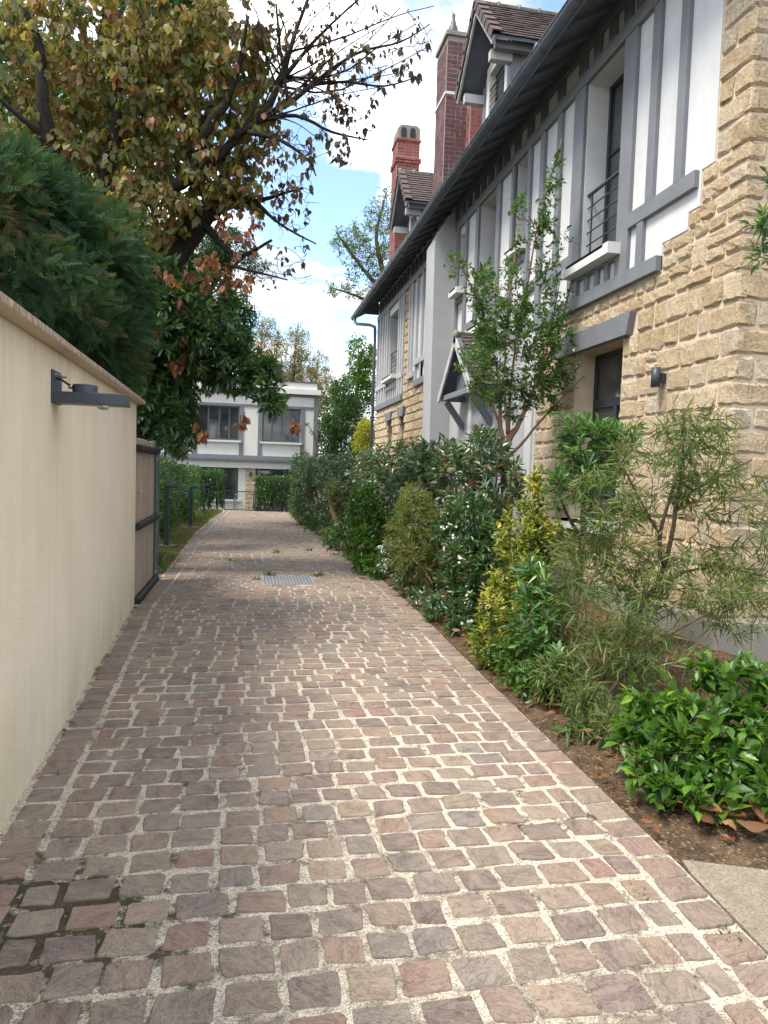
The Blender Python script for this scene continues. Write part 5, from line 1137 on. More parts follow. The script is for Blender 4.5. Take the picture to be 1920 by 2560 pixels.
plant('olive_bush', 'thin pale-leaved bush with a leaning bare stem in front of the far photinia', 'shrub', (1.95, 14.3, .03), [[(1.95, 14.3, 0, .03), (1.741,14.500,0.555,0.049), (1.668,14.600,0.919,0.041), (1.760,14.600,1.170,0.025)]], [(1.739,14.600,1.045,0.264,0.300,0.331), (1.636,14.200,0.128,0.257,0.250,0.225)], 110, dict(k=12, L=.07, W=.16, len=.14, mode='along', open=.8, fall=-.1), 15, 'stem', 'palebark', 'l_willow', T_LONG, None, .003, .2)
plant('privet', 'narrow yellowish-green bush at the bend of the drive near the far hedge', 'shrub', (1.65, 21.8, .03), fan((1.65, 21.8, .03), [(1.493,22.000,1.278), (1.383,22.000,0.782)], .02), [(1.520,22.300,1.025,0.225,0.500,0.562), (1.430,22.000,0.351,0.210,0.400,0.394)], 150, dict(k=10, L=.09, W=.45, len=.12, open=.9), 16, 'stem', 'twig', 'l_lime', T_SMALL, None, .004, .4)

for k, (loc, ells, n, lab, lm, L, W, tm) in enumerate([
    ((2.12, 3.75, .03), [(2.017,3.850,0.084,0.188,0.220,0.176), (1.995,4.200,0.172,0.190,0.220,0.178), (2.061,3.600,0.078,0.166,0.200,0.144), (1.872,3.700,0.001,0.112,0.150,0.101)], 190, 'thin narrow-leaved sapling leaning over the kerb left of the mock orange', 'l_willow', .10, .10, T_LONG),
    ((2.02, 4.75, .03), [(1.925,4.550,0.067,0.204,0.220,0.163), (1.908,4.900,0.141,0.175,0.200,0.175), (1.941,4.250,0.052,0.128,0.150,0.128)], 120, 'low bright sprout at the kerb under the variegated euonymus', 'l_lime', .06, .5, T_OVAL),
    ((2.05, 6.2, .03), [(1.970,6.300,-0.011,0.222,0.250,0.185), (2.016,5.900,-0.060,0.191,0.250,0.174), (1.937,6.900,0.095,0.201,0.250,0.181)], 130, 'low dark green sprout at the kerb under the white-flowered bush', 'l_magnolia', .065, .5, T_OVAL),
    ((2.02, 8.6, .03), [(1.860,8.900,0.368,0.230,0.300,0.282), (1.917,8.300,0.154,0.240,0.250,0.192), (1.944,7.600,0.088,0.221,0.250,0.176)], 140, 'small grey-green sprout at the kerb beside the wispy shrub', 'l_photinia', .07, .4, T_OVAL),
    ((2.0, 12.0, .03), [(1.678,12.400,0.270,0.352,0.400,0.352), (1.633,13.200,0.264,0.299,0.400,0.336), (1.756,12.000,0.518,0.273,0.300,0.341)], 120, 'leafy low bush at the kerb before the leaning bare stem', 'l_green', .09, .45, T_OVAL),
    ((1.8, 16.5, .03), [(1.662,16.500,0.091,0.372,0.500,0.372), (1.556,18.000,0.060,0.354,0.500,0.405)], 110, 'low bush at the far bend of the kerb', 'l_green', .09, .45, T_OVAL)]):
    plant('low_shrub', lab, 'shrub', loc, fan(loc, [(e[0], e[1], e[2] + e[5] * .3) for e in ells], .008, .003), ells, n, dict(k=9, L=L, W=W, len=.12, mode='along', open=.9, fall=-.1), 200 + k, 'stem', 'twig', lm, tm, None, .0026, .3, zmin=.05)

# --- clipped hedges
def hedge(label, x0, x1, y0, y1, z1, n, seed, lm='l_green', L=.075, z0=0.03, round_=.15):
    t = thing('hedge', label, 'hedge', ((x0 + x1) / 2, (y0 + y1) / 2, z0), 'clipped hedges'); rng = np.random.default_rng(seed)
    sb = MB(); m = max(3, int(max(x1 - x0, y1 - y0) / .35))
    for i in range(m):
        u = (i + .5) / m; c = (x0 + (x1 - x0) * (u if x1 - x0 > y1 - y0 else .5), y0 + (y1 - y0) * (u if y1 - y0 >= x1 - x0 else .5))
        for k in range(3): sb.tube([(c[0], c[1], z0 - .05), (c[0] + rng.normal() * .05, c[1] + rng.normal() * .05, z0 + .4 * (z1 - z0)), (c[0] + rng.normal() * .12, c[1] + rng.normal() * .12, z0 + .9 * (z1 - z0))], [.02, .014, .005], 5)
    put('stems', sb.mesh('stems', True), t, M['twig'], None, 'stuff')
    inner = MB()
    # leaf positions weighted to the surface of a soft-edged block
    P = rng.uniform(size=(n * 4, 3)); s = np.array([x1 - x0, y1 - y0, z1 - z0]); c = np.array([x0, y0, z0])
    e = np.minimum(P, 1 - P) * s; e[:, 2] = (1 - P[:, 2]) * s[2]; dm = e.min(1); w_ = np.exp(-dm / .09); P = P[rng.uniform(size=len(P)) < w_ + .05]
    Pw = P * s + c; bul = .06 * np.sin(Pw[:, 0:1] * 5 + Pw[:, 1:2] * 4) + .05 * np.sin(Pw[:, 2:3] * 6 + Pw[:, 1:2] * 3 + 1)
    cen = c + s / 2; o_ = nrm((Pw - cen) / s); Pw = Pw + o_ * bul + rng.normal(size=Pw.shape) * .03
    hole = np.sin(Pw[:, 0] * 9 + 2) + np.sin(Pw[:, 1] * 8) + np.sin(Pw[:, 2] * 10 + Pw[:, 0] * 3); keep = (hole > -1.6) & (Pw[:, 2] > z0 + .03 + .12 * rng.uniform(size=len(Pw))); Pw, o_ = Pw[keep], o_[keep]
    D = nrm(o_ + rng.normal(size=Pw.shape) * .7 + np.array([0, 0, .25])); N = nrm(o_ * .8 + rng.normal(size=Pw.shape) * .5 + np.array([0, 0, .6])); Lv = L * rng.uniform(.7, 1.2, len(Pw))
    rv = np.clip(rng.uniform(size=len(Pw)) * .75 + .25 * np.sin(Pw[:, 0] * 4 + Pw[:, 1] * 2) * .5 + .1, 0, 1)
    put('foliage', leaf_mesh('foliage', Pw, D, N, Lv, Lv * .5, T_SMALL, rv), t, M[lm], None, 'stuff'); return t
hedge('clipped green hedge to the right of the wire mesh gate', 0.30, 1.72, 24.9, 25.7, 1.12, 5200, 20, 'l_green', .095)
hedge('clipped green hedge to the left of the wire mesh gate', -1.75, -0.92, 24.9, 25.7, 1.28, 4200, 21, 'l_green', .095)
hedge('long green hedge behind the bollard lights', -2.75, -1.60, 16.3, 24.6, 1.42, 15000, 22, 'l_green', .10)
hedge('shaggy green hedge just beyond the wooden gate', -2.95, -1.66, 9.9, 16.1, 1.55, 12000, 23, 'l_magnolia', .12)

# --- big half-bare tree with fading leaves that overhangs the drive
bt = thing('large_tree', 'big leaning tree with dark bent limbs and fading yellow and brown leaves over the drive', 'tree', ((-1.584,10.200,2.899)[0], 10.2, 0.0))
P0 = (-1.584,10.200,2.899)
LIMBS = [
 [(P0[0] - .1, 10.2, -0.1, .36), (P0[0] - .05, 10.2, 1.6, .31), (-1.487,10.200,3.441,0.274), (-1.249,10.100,4.020,0.245), (-0.962,10.000,4.489,0.206), (-0.544,9.800,4.878,0.145), (-0.236,9.700,4.975,0.080), (0.021,9.600,4.940,0.043)],
 [(-1.586,10.200,3.006,0.219), (-1.822,9.900,3.870,0.238), (-1.892,9.600,4.478,0.230), (-1.945,9.500,4.730,0.182), (-2.178,9.400,4.884,0.129), (-2.381,9.300,5.220,0.098), (-2.467,9.200,5.669,0.072), (-2.464,9.100,6.247,0.048), (-2.608,9.000,6.609,0.028)],
 [(-1.921,9.500,4.660,0.152), (-1.546,9.500,4.858,0.102), (-1.189,9.500,4.905,0.087), (-0.820,9.400,5.076,0.077), (-0.672,9.300,5.343,0.056), (-0.533,9.100,5.674,0.055), (-0.363,9.100,5.907,0.050), (-0.205,9.000,6.366,0.030), (-0.120,8.900,6.827,0.020)],
 [(-0.781,9.400,5.105,0.056), (-0.455,9.300,5.343,0.056), (-0.168,9.200,5.622,0.056), (0.092,9.000,5.798,0.045), (0.298,9.000,6.223,0.035), (0.430,9.000,6.734,0.025), (0.588,9.000,7.178,0.015)],
 [(-1.875,9.500,4.737,0.101), (-1.808,9.500,5.179,0.086), (-1.679,9.400,5.675,0.060), (-1.620,9.300,6.104,0.040), (-1.381,9.200,6.592,0.025)],
 [(-0.702,9.900,4.768,0.065), (-0.456,9.700,4.443,0.043), (-0.167,9.500,4.206,0.026), (0.232,9.400,4.413,0.016)],
 [(0.092,9.000,5.774,0.035), (0.373,8.900,5.878,0.030), (0.834,8.800,6.260,0.020), (1.200,8.700,6.486,0.015), (1.663,8.600,6.610,0.010), (1.998,8.500,6.806,0.005)],
 [(0.229,9.000,6.097,0.030), (0.596,8.900,6.560,0.020), (0.960,8.800,6.925,0.012), (1.322,8.700,7.240,0.010)], [(0.070,9.000,5.701,0.030), (0.472,8.900,5.750,0.020), (0.902,8.800,5.568,0.015), (1.328,8.700,5.479,0.007)],
 [(-0.093,9.000,5.540,0.030), (0.288,8.900,5.447,0.020), (0.622,8.800,5.207,0.015), (0.723,8.800,5.031,0.007)], [(0.559,8.900,6.112,0.020), (1.030,8.800,6.169,0.015), (1.504,8.700,6.133,0.010), (1.921,8.600,6.252,0.005)],
 [(-2.426,9.300,5.307,0.049), (-2.633,9.100,5.420,0.033), (-2.900,9.000,5.605,0.023)], [(0.021,9.600,4.940,0.032), (0.328,9.400,4.623,0.016), (0.787,9.300,4.383,0.008)], [(0.021,9.600,4.940,0.027), (0.420,9.400,5.034,0.016), (0.616,9.300,5.066,0.008)],
 [(0.373,8.900,5.878,0.020), (0.263,8.900,6.514,0.015), (0.204,8.900,7.012,0.010)], [(-0.362,9.400,4.061,0.026), (0.038,9.300,3.968,0.015), (0.437,9.200,3.875,0.008)], [(-0.117,9.500,4.211,0.021), (-0.335,9.400,3.914,0.021), (-0.381,9.400,3.760,0.015)]]
plant('large_tree', '', '', None, LIMBS,
      [(-2.526,9.850,6.416,0.829,0.880,0.829), (-1.552,9.750,6.199,0.784,0.800,0.732), (-2.746,9.650,5.472,0.555,0.640,0.454), (-0.911,9.650,6.476,0.577,0.720,0.681), (-1.908,9.650,5.278,0.873,0.560,0.360), (-1.035,9.550,5.628,0.621,0.560,0.414), (-0.493,9.550,5.493,0.471,0.560,0.523), (-0.356,9.450,6.299,0.467,0.640,0.571), (-1.167,9.550,4.630,0.413,0.400,0.284), (-1.547,9.650,7.116,1.242,0.800,0.414), (-0.186,9.550,5.127,0.395,0.400,0.395), (0.001,9.350,5.758,0.310,0.400,0.362), (-0.613,9.450,6.989,0.465,0.640,0.413), (-0.017,9.350,6.582,0.259,0.400,0.414), (-1.476,9.350,4.867,0.451,0.320,0.251), (-0.773,9.450,4.929,0.463,0.400,0.309)],
      1250, dict(k=7, L=.10, W=.72, len=.14, mode='droop', spread=.05), 30, 'limb', 'bark', 'l_gold', T_HEART, None, .0045, .05, bend=.2, root=bt, ring=10, wob=.10, indiv=300, indmat='l_gold1')
LONG = [[(0.229,9.050,6.146,0.014), (0.060,8.970,6.553,0.010), (-0.023,8.950,6.912,0.006), (-0.220,8.950,7.162,0.004)], [(0.299,9.050,6.250,0.016), (0.061,8.960,6.497,0.011), (-0.134,8.920,6.855,0.007), (-0.034,8.920,7.171,0.004)], [(0.229,9.050,6.146,0.017), (0.349,8.940,6.567,0.012), (0.248,8.890,6.934,0.007), (0.199,8.890,7.188,0.004)], [(0.299,9.050,6.250,0.013), (0.230,8.930,6.526,0.008), (0.314,8.860,6.848,0.005), (0.386,8.860,7.198,0.004)], [(-0.001,9.050,5.692,0.013), (0.293,8.910,6.241,0.009), (0.461,8.830,6.760,0.006), (0.597,8.830,7.211,0.004)], [(-0.188,9.050,5.528,0.014), (0.087,8.900,6.111,0.010), (0.295,8.800,6.732,0.006), (0.809,8.800,7.179,0.004)], [(-0.188,9.050,5.528,0.016), (0.153,8.880,6.119,0.011), (0.625,8.760,6.811,0.007), (1.020,8.760,7.185,0.004)], [(-0.001,9.050,5.692,0.011), (0.547,8.860,6.095,0.008), (0.940,8.730,6.499,0.005), (1.260,8.730,7.065,0.004)], [(-0.188,9.050,5.528,0.016), (0.425,8.850,5.981,0.011), (0.909,8.700,6.423,0.007), (1.480,8.700,6.849,0.004)], [(0.389,9.050,6.568,0.015), (0.926,8.810,6.653,0.010), (1.640,8.610,6.920,0.006), (2.066,8.610,7.089,0.004)], [(0.299,9.050,6.250,0.017), (0.953,8.820,6.258,0.012), (1.449,8.640,6.575,0.007), (1.859,8.640,6.869,0.004)], [(0.229,9.050,6.146,0.016), (0.856,8.810,6.035,0.011), (1.412,8.620,6.232,0.007), (1.987,8.620,6.597,0.004)], [(0.299,9.050,6.250,0.014), (0.831,8.830,6.158,0.009), (1.219,8.660,6.158,0.006), (1.735,8.660,6.305,0.004)], [(-0.001,9.050,5.692,0.014), (0.595,8.850,5.858,0.009), (0.937,8.700,5.948,0.006), (1.504,8.700,6.133,0.004)], [(0.229,9.050,6.146,0.013), (0.540,8.870,6.188,0.009), (0.990,8.740,6.119,0.006), (1.223,8.740,5.953,0.004)], [(0.299,9.050,6.250,0.016), (0.487,8.890,6.261,0.011), (0.850,8.770,6.458,0.007), (0.965,8.770,6.631,0.004)], [(-0.001,9.050,5.692,0.015), (0.165,8.910,6.025,0.010), (0.380,8.820,6.394,0.006), (0.630,8.820,6.797,0.004)], [(0.299,9.050,6.250,0.012), (0.720,8.860,6.085,0.008), (1.126,8.720,5.838,0.005), (1.377,8.720,5.588,0.004)], [(-0.001,9.050,5.692,0.014), (0.215,8.900,5.695,0.010), (0.469,8.810,5.624,0.006), (0.761,8.810,5.462,0.004)], [(0.229,9.050,6.146,0.013), (0.446,8.880,6.162,0.009), (0.791,8.750,6.246,0.006), (1.118,8.750,6.271,0.004)], [(-0.188,9.050,5.528,0.015), (0.529,8.840,5.971,0.010), (1.176,8.670,6.494,0.006), (1.663,8.670,7.043,0.004)], [(0.229,9.050,6.146,0.016), (0.307,8.940,6.338,0.010), (0.218,8.880,6.566,0.007), (0.256,8.880,6.778,0.004)]]
for L_ in LONG:
    q_ = smoothpoly(L_, np.random.default_rng(len(L_)), .25); MB().tube([tuple(v[:3]) for v in q_], [float(v[3]) for v in q_], 6).build('limb', M['bark'], bt, True)
plant('large_tree', '', '', None, [[(*q[:3], .003) for q in L_[1:]] for L_ in LONG + LIMBS[12:14]],
      [(0.646,8.900,6.474,0.599,0.600,0.749), (1.214,8.800,6.544,0.550,0.500,0.550), (1.674,8.650,6.617,0.447,0.400,0.347), (0.389,8.900,5.223,0.397,0.500,0.298), (1.043,8.800,5.726,0.448,0.400,0.299), (0.524,9.300,4.709,0.364,0.400,0.416), (0.162,8.900,6.776,0.445,0.500,0.395), (0.339,9.300,3.993,0.466,0.400,0.259), (0.970,8.900,7.033,0.603,0.500,0.251)],
      420, dict(k=2, L=.06, W=.6, len=.03, mode='droop', spread=.02), 34, 'limb', 'bark', 'l_dry', T_HEART, None, .0036, .1, bend=.16, root=bt, bare=.7, fname='dry_foliage', ring=5)
plant('large_tree', '', '', None, LIMBS[6:12] + LIMBS[3:4] + LIMBS[12:15],
      [(0.459,8.900,6.262,0.547,0.600,0.646), (1.028,8.800,6.239,0.548,0.500,0.498), (1.628,8.650,6.518,0.471,0.400,0.397), (0.293,8.900,5.212,0.446,0.500,0.347), (1.047,8.800,5.585,0.398,0.400,0.299), (0.416,9.300,4.996,0.311,0.400,0.415), (-0.024,8.900,6.704,0.394,0.500,0.394), (0.432,9.300,4.301,0.363,0.400,0.311)],
      150, dict(k=4, L=.085, W=.62, len=.07, mode='droop', spread=.04), 31, 'limb', 'bark', 'l_dry', T_HEART, None, .0034, .1, bend=.22, root=bt, bare=.22, fname='dry_foliage')
plant('large_tree', '', '', None, [LIMBS[14], LIMBS[15], LIMBS[5]], [(-0.356,9.300,3.935,0.511,0.450,0.281), (-0.792,9.300,3.850,0.354,0.400,0.304), (-0.172,9.300,4.543,0.359,0.400,0.359), (0.042,9.200,3.745,0.255,0.300,0.178), (-1.007,9.600,3.355,0.468,0.400,0.312)], 42, dict(k=6, L=.085, W=.6, len=.1, mode='droop', spread=.05), 32, 'limb', 'bark', 'l_brown', T_HEART, None, .0034, .1, bend=.2, root=bt, fname='brown_foliage')

# --- broad dark-leaved tree below it whose branch hides part of the white house
mg = thing('broadleaf_tree', 'dark green broad-leaved tree whose low branch hangs before the white house', 'tree', (-3.2, 11.8, 0))
plant('broadleaf_tree', '', '', None,
      [[(-3.2, 11.8, -.1, .14), (-3.1, 11.7, 1.5, .12), (-1.732,11.200,2.386,0.096), (-1.290,10.800,2.833,0.070), (-0.813,10.400,2.975,0.045), (-0.259,10.100,3.019,0.028), (0.338,9.900,2.809,0.014)], [(-1.290,10.800,2.833,0.053), (-0.969,10.400,2.521,0.034), (-0.670,10.100,2.070,0.022), (-0.816,10.000,1.734,0.011)], [(-1.412,10.900,2.724,0.053), (-1.111,10.600,3.436,0.034), (-0.498,10.400,3.662,0.023), (-0.109,10.300,3.559,0.011)], [(-0.813,10.400,2.975,0.028), (-0.362,10.200,2.643,0.017), (0.188,10.000,2.376,0.011)], [(-1.592,11.000,2.551,0.053), (-1.518,10.800,3.389,0.041), (-1.172,10.600,3.879,0.023), (-0.627,10.600,4.145,0.017)]],
      [(-1.151,10.600,2.419,0.488,0.800,0.574), (-0.705,10.400,2.982,0.625,0.700,0.511), (-0.204,10.200,2.872,0.422,0.500,0.422), (0.181,10.000,2.704,0.305,0.350,0.333), (0.295,9.950,2.377,0.249,0.250,0.249), (-1.112,10.600,3.548,0.632,0.800,0.517), (-0.329,10.400,3.452,0.429,0.500,0.343), (-1.037,10.100,1.891,0.356,0.350,0.219), (-1.638,10.900,2.999,0.410,0.700,0.761), (-1.410,10.000,3.616,0.323,0.350,0.484), (-1.564,9.900,2.961,0.239,0.350,0.584), (-1.430,9.900,2.236,0.240,0.300,0.293), (-1.174,9.700,3.872,0.367,0.400,0.315), (-0.920,9.700,3.535,0.474,0.400,0.369), (-1.203,9.600,3.240,0.415,0.350,0.363), (-0.568,9.800,3.269,0.375,0.350,0.322), (-0.629,10.700,3.944,0.468,0.500,0.351)],
      1050, dict(k=11, L=.12, W=.48, len=.12, open=.95, tilt=.45), 33, 'limb', 'bark', 'l_magnolia', T_OVAL, None, .004, .25, root=mg, tipdir=(.15, -.25, -.25))
for k, e in enumerate([(-0.674,9.900,3.122,0.135,0.150,0.119), (-0.828,9.900,3.007,0.162,0.150,0.135), (-0.969,9.800,2.773,0.117,0.150,0.160), (-0.642,9.700,1.995,0.185,0.150,0.170), (-0.075,9.700,2.099,0.086,0.100,0.129), (-0.908,9.900,3.186,0.118,0.150,0.135), (-1.250,10.000,3.049,0.135,0.150,0.108), (0.615,9.700,2.076,0.043,0.050,0.076)]):
    plant('broadleaf_tree', '', '', None, [[(e[0], e[1] + .3, e[2] + .15, .006), (e[0], e[1], e[2] + .05, .004)]], [e], 5, dict(k=4, L=.10, W=.5, len=.08, mode='droop', spread=.04), 40 + k, 'limb', 'bark', 'l_brown', T_HEART, None, .003, .1, root=mg, fname='brown_foliage')

# --- cypress behind the garden wall
cy = thing('cypress', 'feathery dark green cypress with some rusty sprays leaning over the garden wall', 'conifer', (-2.2, 6.2, 0)); rng = np.random.default_rng(50)
sk = []
for k in range(26):
    e = [(-1.734,6.000,3.309,0.408,0.800,0.533), (-1.416,6.400,3.210,0.475,0.800,0.475), (-1.369,6.800,3.049,0.326,0.700,0.434), (-1.300,7.400,2.584,0.198,0.500,0.356), (-1.483,5.600,2.719,0.441,0.700,0.353), (-1.900,5.500,3.238,0.426,0.800,0.568)][k % 6]; d = nrm(rng.normal(size=3)); q = np.array(e[:3]) + d * np.array(e[3:]) * .9
    b0 = np.array([-2.3 + rng.normal() * .25, 5.6 + rng.uniform(0, 2.2), .5 + rng.uniform(0, 2)]); m = (b0 + q) / 2 + np.array([0, 0, .2]); sk.append([(*b0, .03), (*m, .016), (*q, .004)])
for q in sk: 
    pq = smoothpoly(q, rng, .1); MB().tube([tuple(v[:3]) for v in pq], [float(v[3]) for v in pq], 6).build('branch', M['redbark'], cy, True)
MB().tube([(-2.4, 6.6, -.1), (-2.35, 6.5, 2.0), (-2.4, 6.5, 4.6)], [.16, .12, .03], 10).build('trunk', M['redbark'], cy, True)
def sprays(t, ells, n, seed, L, lm, shell=.55, hi=1.0, rust=None):
    rng = np.random.default_rng(seed); P, d = sample(rng, ells, n, shell); D = nrm(d * .55 + np.array([.25, -.2, .05]) + rng.normal(size=P.shape) * .75); Nn = nrm(rng.normal(size=P.shape) * .9 + np.array([0, -.2, .8])); Lv = L * rng.uniform(.6, 1.25, len(P))
    rv = np.clip(.42 + .2 * np.sin(P[:, 0] * 9 + P[:, 2] * 7) + .2 * np.sin(P[:, 1] * 8 - P[:, 2] * 9 + 1) + .2 * rng.normal(size=len(P)), 0, .88)
    if rust is not None:
        m = (np.linalg.norm((P - np.array(rust[:3])) / np.array(rust[3:]), axis=1) < 1) & (rng.uniform(size=len(P)) < .4); rv[m] = rng.uniform(.9, 1, m.sum())
    put('foliage', leaf_mesh('foliage', P, D, Nn, Lv, Lv * .8, T_SPRAY, rv), t, M[lm], None, 'stuff')
sprays(cy, [(-1.606,6.400,3.743,0.135,0.300,0.118), (-1.416,6.600,3.738,0.140,0.250,0.105), (-1.223,6.900,3.653,0.166,0.300,0.129), (-1.098,7.000,3.409,0.150,0.300,0.131), (-1.107,7.200,3.092,0.174,0.300,0.155), (-1.735,6.000,3.728,0.157,0.300,0.125), (-1.097,7.400,2.829,0.119,0.250,0.159), (-1.848,6.000,3.567,0.375,0.600,0.219), (-1.734,6.000,3.309,0.408,0.800,0.470), (-1.448,6.400,3.207,0.474,0.800,0.406), (-1.335,6.800,3.051,0.362,0.700,0.434), (-1.262,7.400,2.586,0.198,0.500,0.396), (-1.483,5.600,2.690,0.441,0.700,0.353), (-1.925,5.500,3.181,0.426,0.800,0.483), (-1.456,6.600,2.619,0.525,0.800,0.385), (-1.406,6.800,3.534,0.289,0.500,0.181)], 12500, 51, .18, 'l_conifer', .25, 1.0, (-1.644,5.600,2.904,0.322,0.900,0.322))

# --- tall trunk and dark trees behind
rw = thing('tall_conifer', 'tall straight red-barked conifer trunk rising out of the top of the picture', 'conifer', ((-2.716,15.000,8.158)[0], 15, 0)); q = (-2.716,15.000,8.158)
MB().tube([(q[0] - .2, 15, -.1), (q[0] - .1, 15, 3), (-2.730,15.000,8.157), (-2.763,15.000,9.281), (-2.752,15.000,10.401), (-2.752,15.000,11.876)], [.30, .26, .22, .21, .20, .18], 14).build('trunk', M['redbark'], rw, True)
MB().tube([(-2.627,15.000,10.382), (-2.302,14.800,10.344), (-1.838,14.600,10.363)], [.05, .035, .02], 8).build('limb', M['redbark'], rw, True)
sprays(rw, [(-3.362,15.000,11.408,1.588,1.500,0.953), (-1.904,15.000,11.723,1.619,1.500,0.891)], 1200, 52, .4, 'l_dark')
def bgtree(name, label, loc, trunk, ells, tips, k, L, lm, seed, tmpl=T_SMALL, group=None, W=.5, smat='bark', mode='rosette', tw=.012, shell=.3, bare=0.0, ln=.4, upb=.5):
    return plant(name, label, 'tree', loc, trunk, ells, tips, dict(k=k, L=L, W=W, len=ln, mode=mode, open=.9, tilt=.7, spread=.12), seed, 'trunk', smat, lm, tmpl, group, tw, shell, ring=8, bare=bare, upbias=upb)
G1 = 'trees beyond the garden wall'
bgtree('yew', 'dark fine-leaved evergreen between the leaning trunk and the sky', (-3.4, 18.5, 0), [[(-3.4, 18.5, -.1, .2), (-3.3, 18.5, 3, .16), (-1.565,18.500,5.493,0.101), (-1.104,18.500,6.702,0.061), (-0.727,18.500,7.322,0.030)], [(-1.565,18.500,5.493,0.081), (-0.691,18.400,5.536,0.051), (0.096,18.300,5.375,0.020)]],
       [(-1.488,18.500,6.669,1.109,1.200,0.907), (-0.619,18.400,6.911,0.708,0.800,0.607), (-0.393,18.400,5.262,0.608,0.800,0.912), (-1.567,18.600,5.121,1.114,1.200,1.114), (-0.865,18.400,4.441,0.807,1.000,0.908), (0.071,18.300,6.552,0.304,0.400,0.355)], 620, 30, .10, 'l_dark', 60, T_SMALL, G1, .35, ln=.5)
bgtree('ivy_tree', 'ivy-clad tree showing green behind the fading leaves at top centre', (-3.6, 14, 0), [[(-3.6, 14, -.1, .2), (-3.5, 14, 4, .16), (-1.935,14.000,7.073,0.106), (-2.092,14.000,8.476,0.090), (-2.140,14.000,9.593,0.075), (-2.152,14.000,10.565,0.060)], [(-1.940,14.000,7.430,0.060), (-1.607,14.000,8.895,0.076), (-1.268,14.000,9.862,0.061), (-1.065,14.000,10.457,0.038)]],
       [(-1.896,14.000,9.489,0.679,1.000,0.905), (-1.537,14.000,8.904,0.682,1.000,0.834), (-1.193,14.000,9.590,0.610,1.000,0.686), (-3.322,14.300,8.044,0.907,1.000,1.209), (-4.136,14.300,6.811,0.822,1.000,0.897), (-1.965,14.200,7.298,0.688,1.000,0.841), (-2.322,13.500,5.304,0.650,1.000,0.867), (-1.380,13.000,5.103,0.564,0.800,0.564)], 560, 16, .13, 'l_green', 61, T_OVAL, G1, .75, ln=.4)
bgtree('background_tree', 'tree of mixed green seen through the limbs on the far left', (-6.5, 16, 0), [[(-6.5, 16, -.1, .2), (-6.4, 16, 3, .17), (-4.628,16.000,7.601,0.100), (-4.783,16.000,9.550,0.067)]], [(-4.628,15.500,6.778,1.455,1.500,1.455), (-3.503,15.800,6.685,1.255,1.300,1.255), (-4.932,16.000,9.296,1.249,1.500,1.416), (-3.269,14.800,4.543,1.568,1.200,1.176)], 520, 22, .14, 'l_dark', 62, T_SMALL, G1, .55, ln=.5)
plant('laurel', 'dense dark laurel filling the corner behind the wall end and gate', 'shrub', (-2.9, 12.9, 0), fan((-2.9, 12.9, 0), [(-1.623,12.600,2.177), (-1.390,12.800,2.610), (-1.882,12.600,2.233), (-1.239,12.700,2.063)], .03, .008), [(-1.649,12.800,2.188,0.483,0.700,0.483), (-1.343,13.000,2.561,0.493,0.700,0.564), (-1.981,12.800,2.581,0.344,0.600,0.618), (-1.190,12.900,1.936,0.421,0.500,0.351)], 260, dict(k=10, L=.12, W=.45, len=.15, open=.9), 63, 'stem', 'twig', 'l_magnolia', T_OVAL, None, .005, .3)

for k, (x, y, h, lab) in enumerate([(-1.75, 11.3, 1.0, 'leafy shoots of laurel in front of the shaggy hedge, nearest the gate'), (-1.70, 14.4, 1.05, 'leafy shoots of laurel between the first and second bollard lights'), (-1.62, 18.6, .95, 'leafy shoots of laurel just beyond the second bollard light')]):
    plant('laurel', lab, 'shrub', (x, y, .03), fan((x, y, .03), [(x + .1, y + .2, h), (x - .15, y - .4, h * .9), (x + .05, y + .6, h * .8)], .015, .005), [(x, y, h * .72, .26, .8, h * .36), (x + .05, y + .3, h * .35, .22, .6, h * .3)], 130, dict(k=9, L=.11, W=.42, len=.14, open=.9), 300 + k, 'stem', 'twig', 'l_magnolia' if k != 1 else 'l_lime', T_OVAL, None, .004, .3, xmaxf=-1.28)

# --- trees behind the white house and the stone house
GB = 'trees behind the white house'
def birch(px_label, x, top, seed, ells, n, k):
    tr = [[(x, 42, -.8, .14), (x + .1, 42, 3.5, .11), (x - .1, 42, 6, .07), (x + .1, 42, top, .015)]]
    return bgtree('birch', px_label, (x, 42, -.75), tr, ells, n, k, .11, 'l_birch', seed, T_SMALL, GB, .6, 'palebark', 'along', .010, .25, .1, .9)
birch('weeping birch whose drooping top stands highest behind the flat roof', (2.521,42.000,7.808)[0], (2.744,42.000,10.005)[2], 70, [(2.660,42.000,8.737,0.894,1.200,1.294), (3.054,42.000,6.915,1.060,1.300,1.414), (2.133,42.000,6.633,0.939,1.200,1.173)], 380, 18)
birch('yellow-flecked birch left of the highest one behind the flat roof', (1.433,42.000,7.054)[0], (1.492,42.000,9.461)[2], 71, [(1.407,42.000,8.199,0.889,1.200,1.286), (0.862,42.000,7.021,0.980,1.300,1.283), (1.679,42.000,6.378,0.937,1.200,1.054)], 360, 17)
birch('thin birch at the left end of the row, its bent tip against blue sky', (0.521,42.000,7.002)[0], (0.683,42.000,9.974)[2], 72, [(0.270,42.000,8.128,0.814,1.200,1.512), (0.920,42.000,9.536,0.653,0.800,0.700), (-0.046,42.000,6.969,0.813,1.100,1.278)], 260, 16)
birch('sparse birch behind the right corner of the white house', (3.809,40.000,6.265)[0], (3.756,40.000,8.251)[2], 73, [(3.886,41.000,7.064,0.693,1.200,1.386), (3.465,41.000,5.680,0.922,1.200,1.153), (4.494,41.000,5.846,0.811,1.200,1.158)], 280, 16)
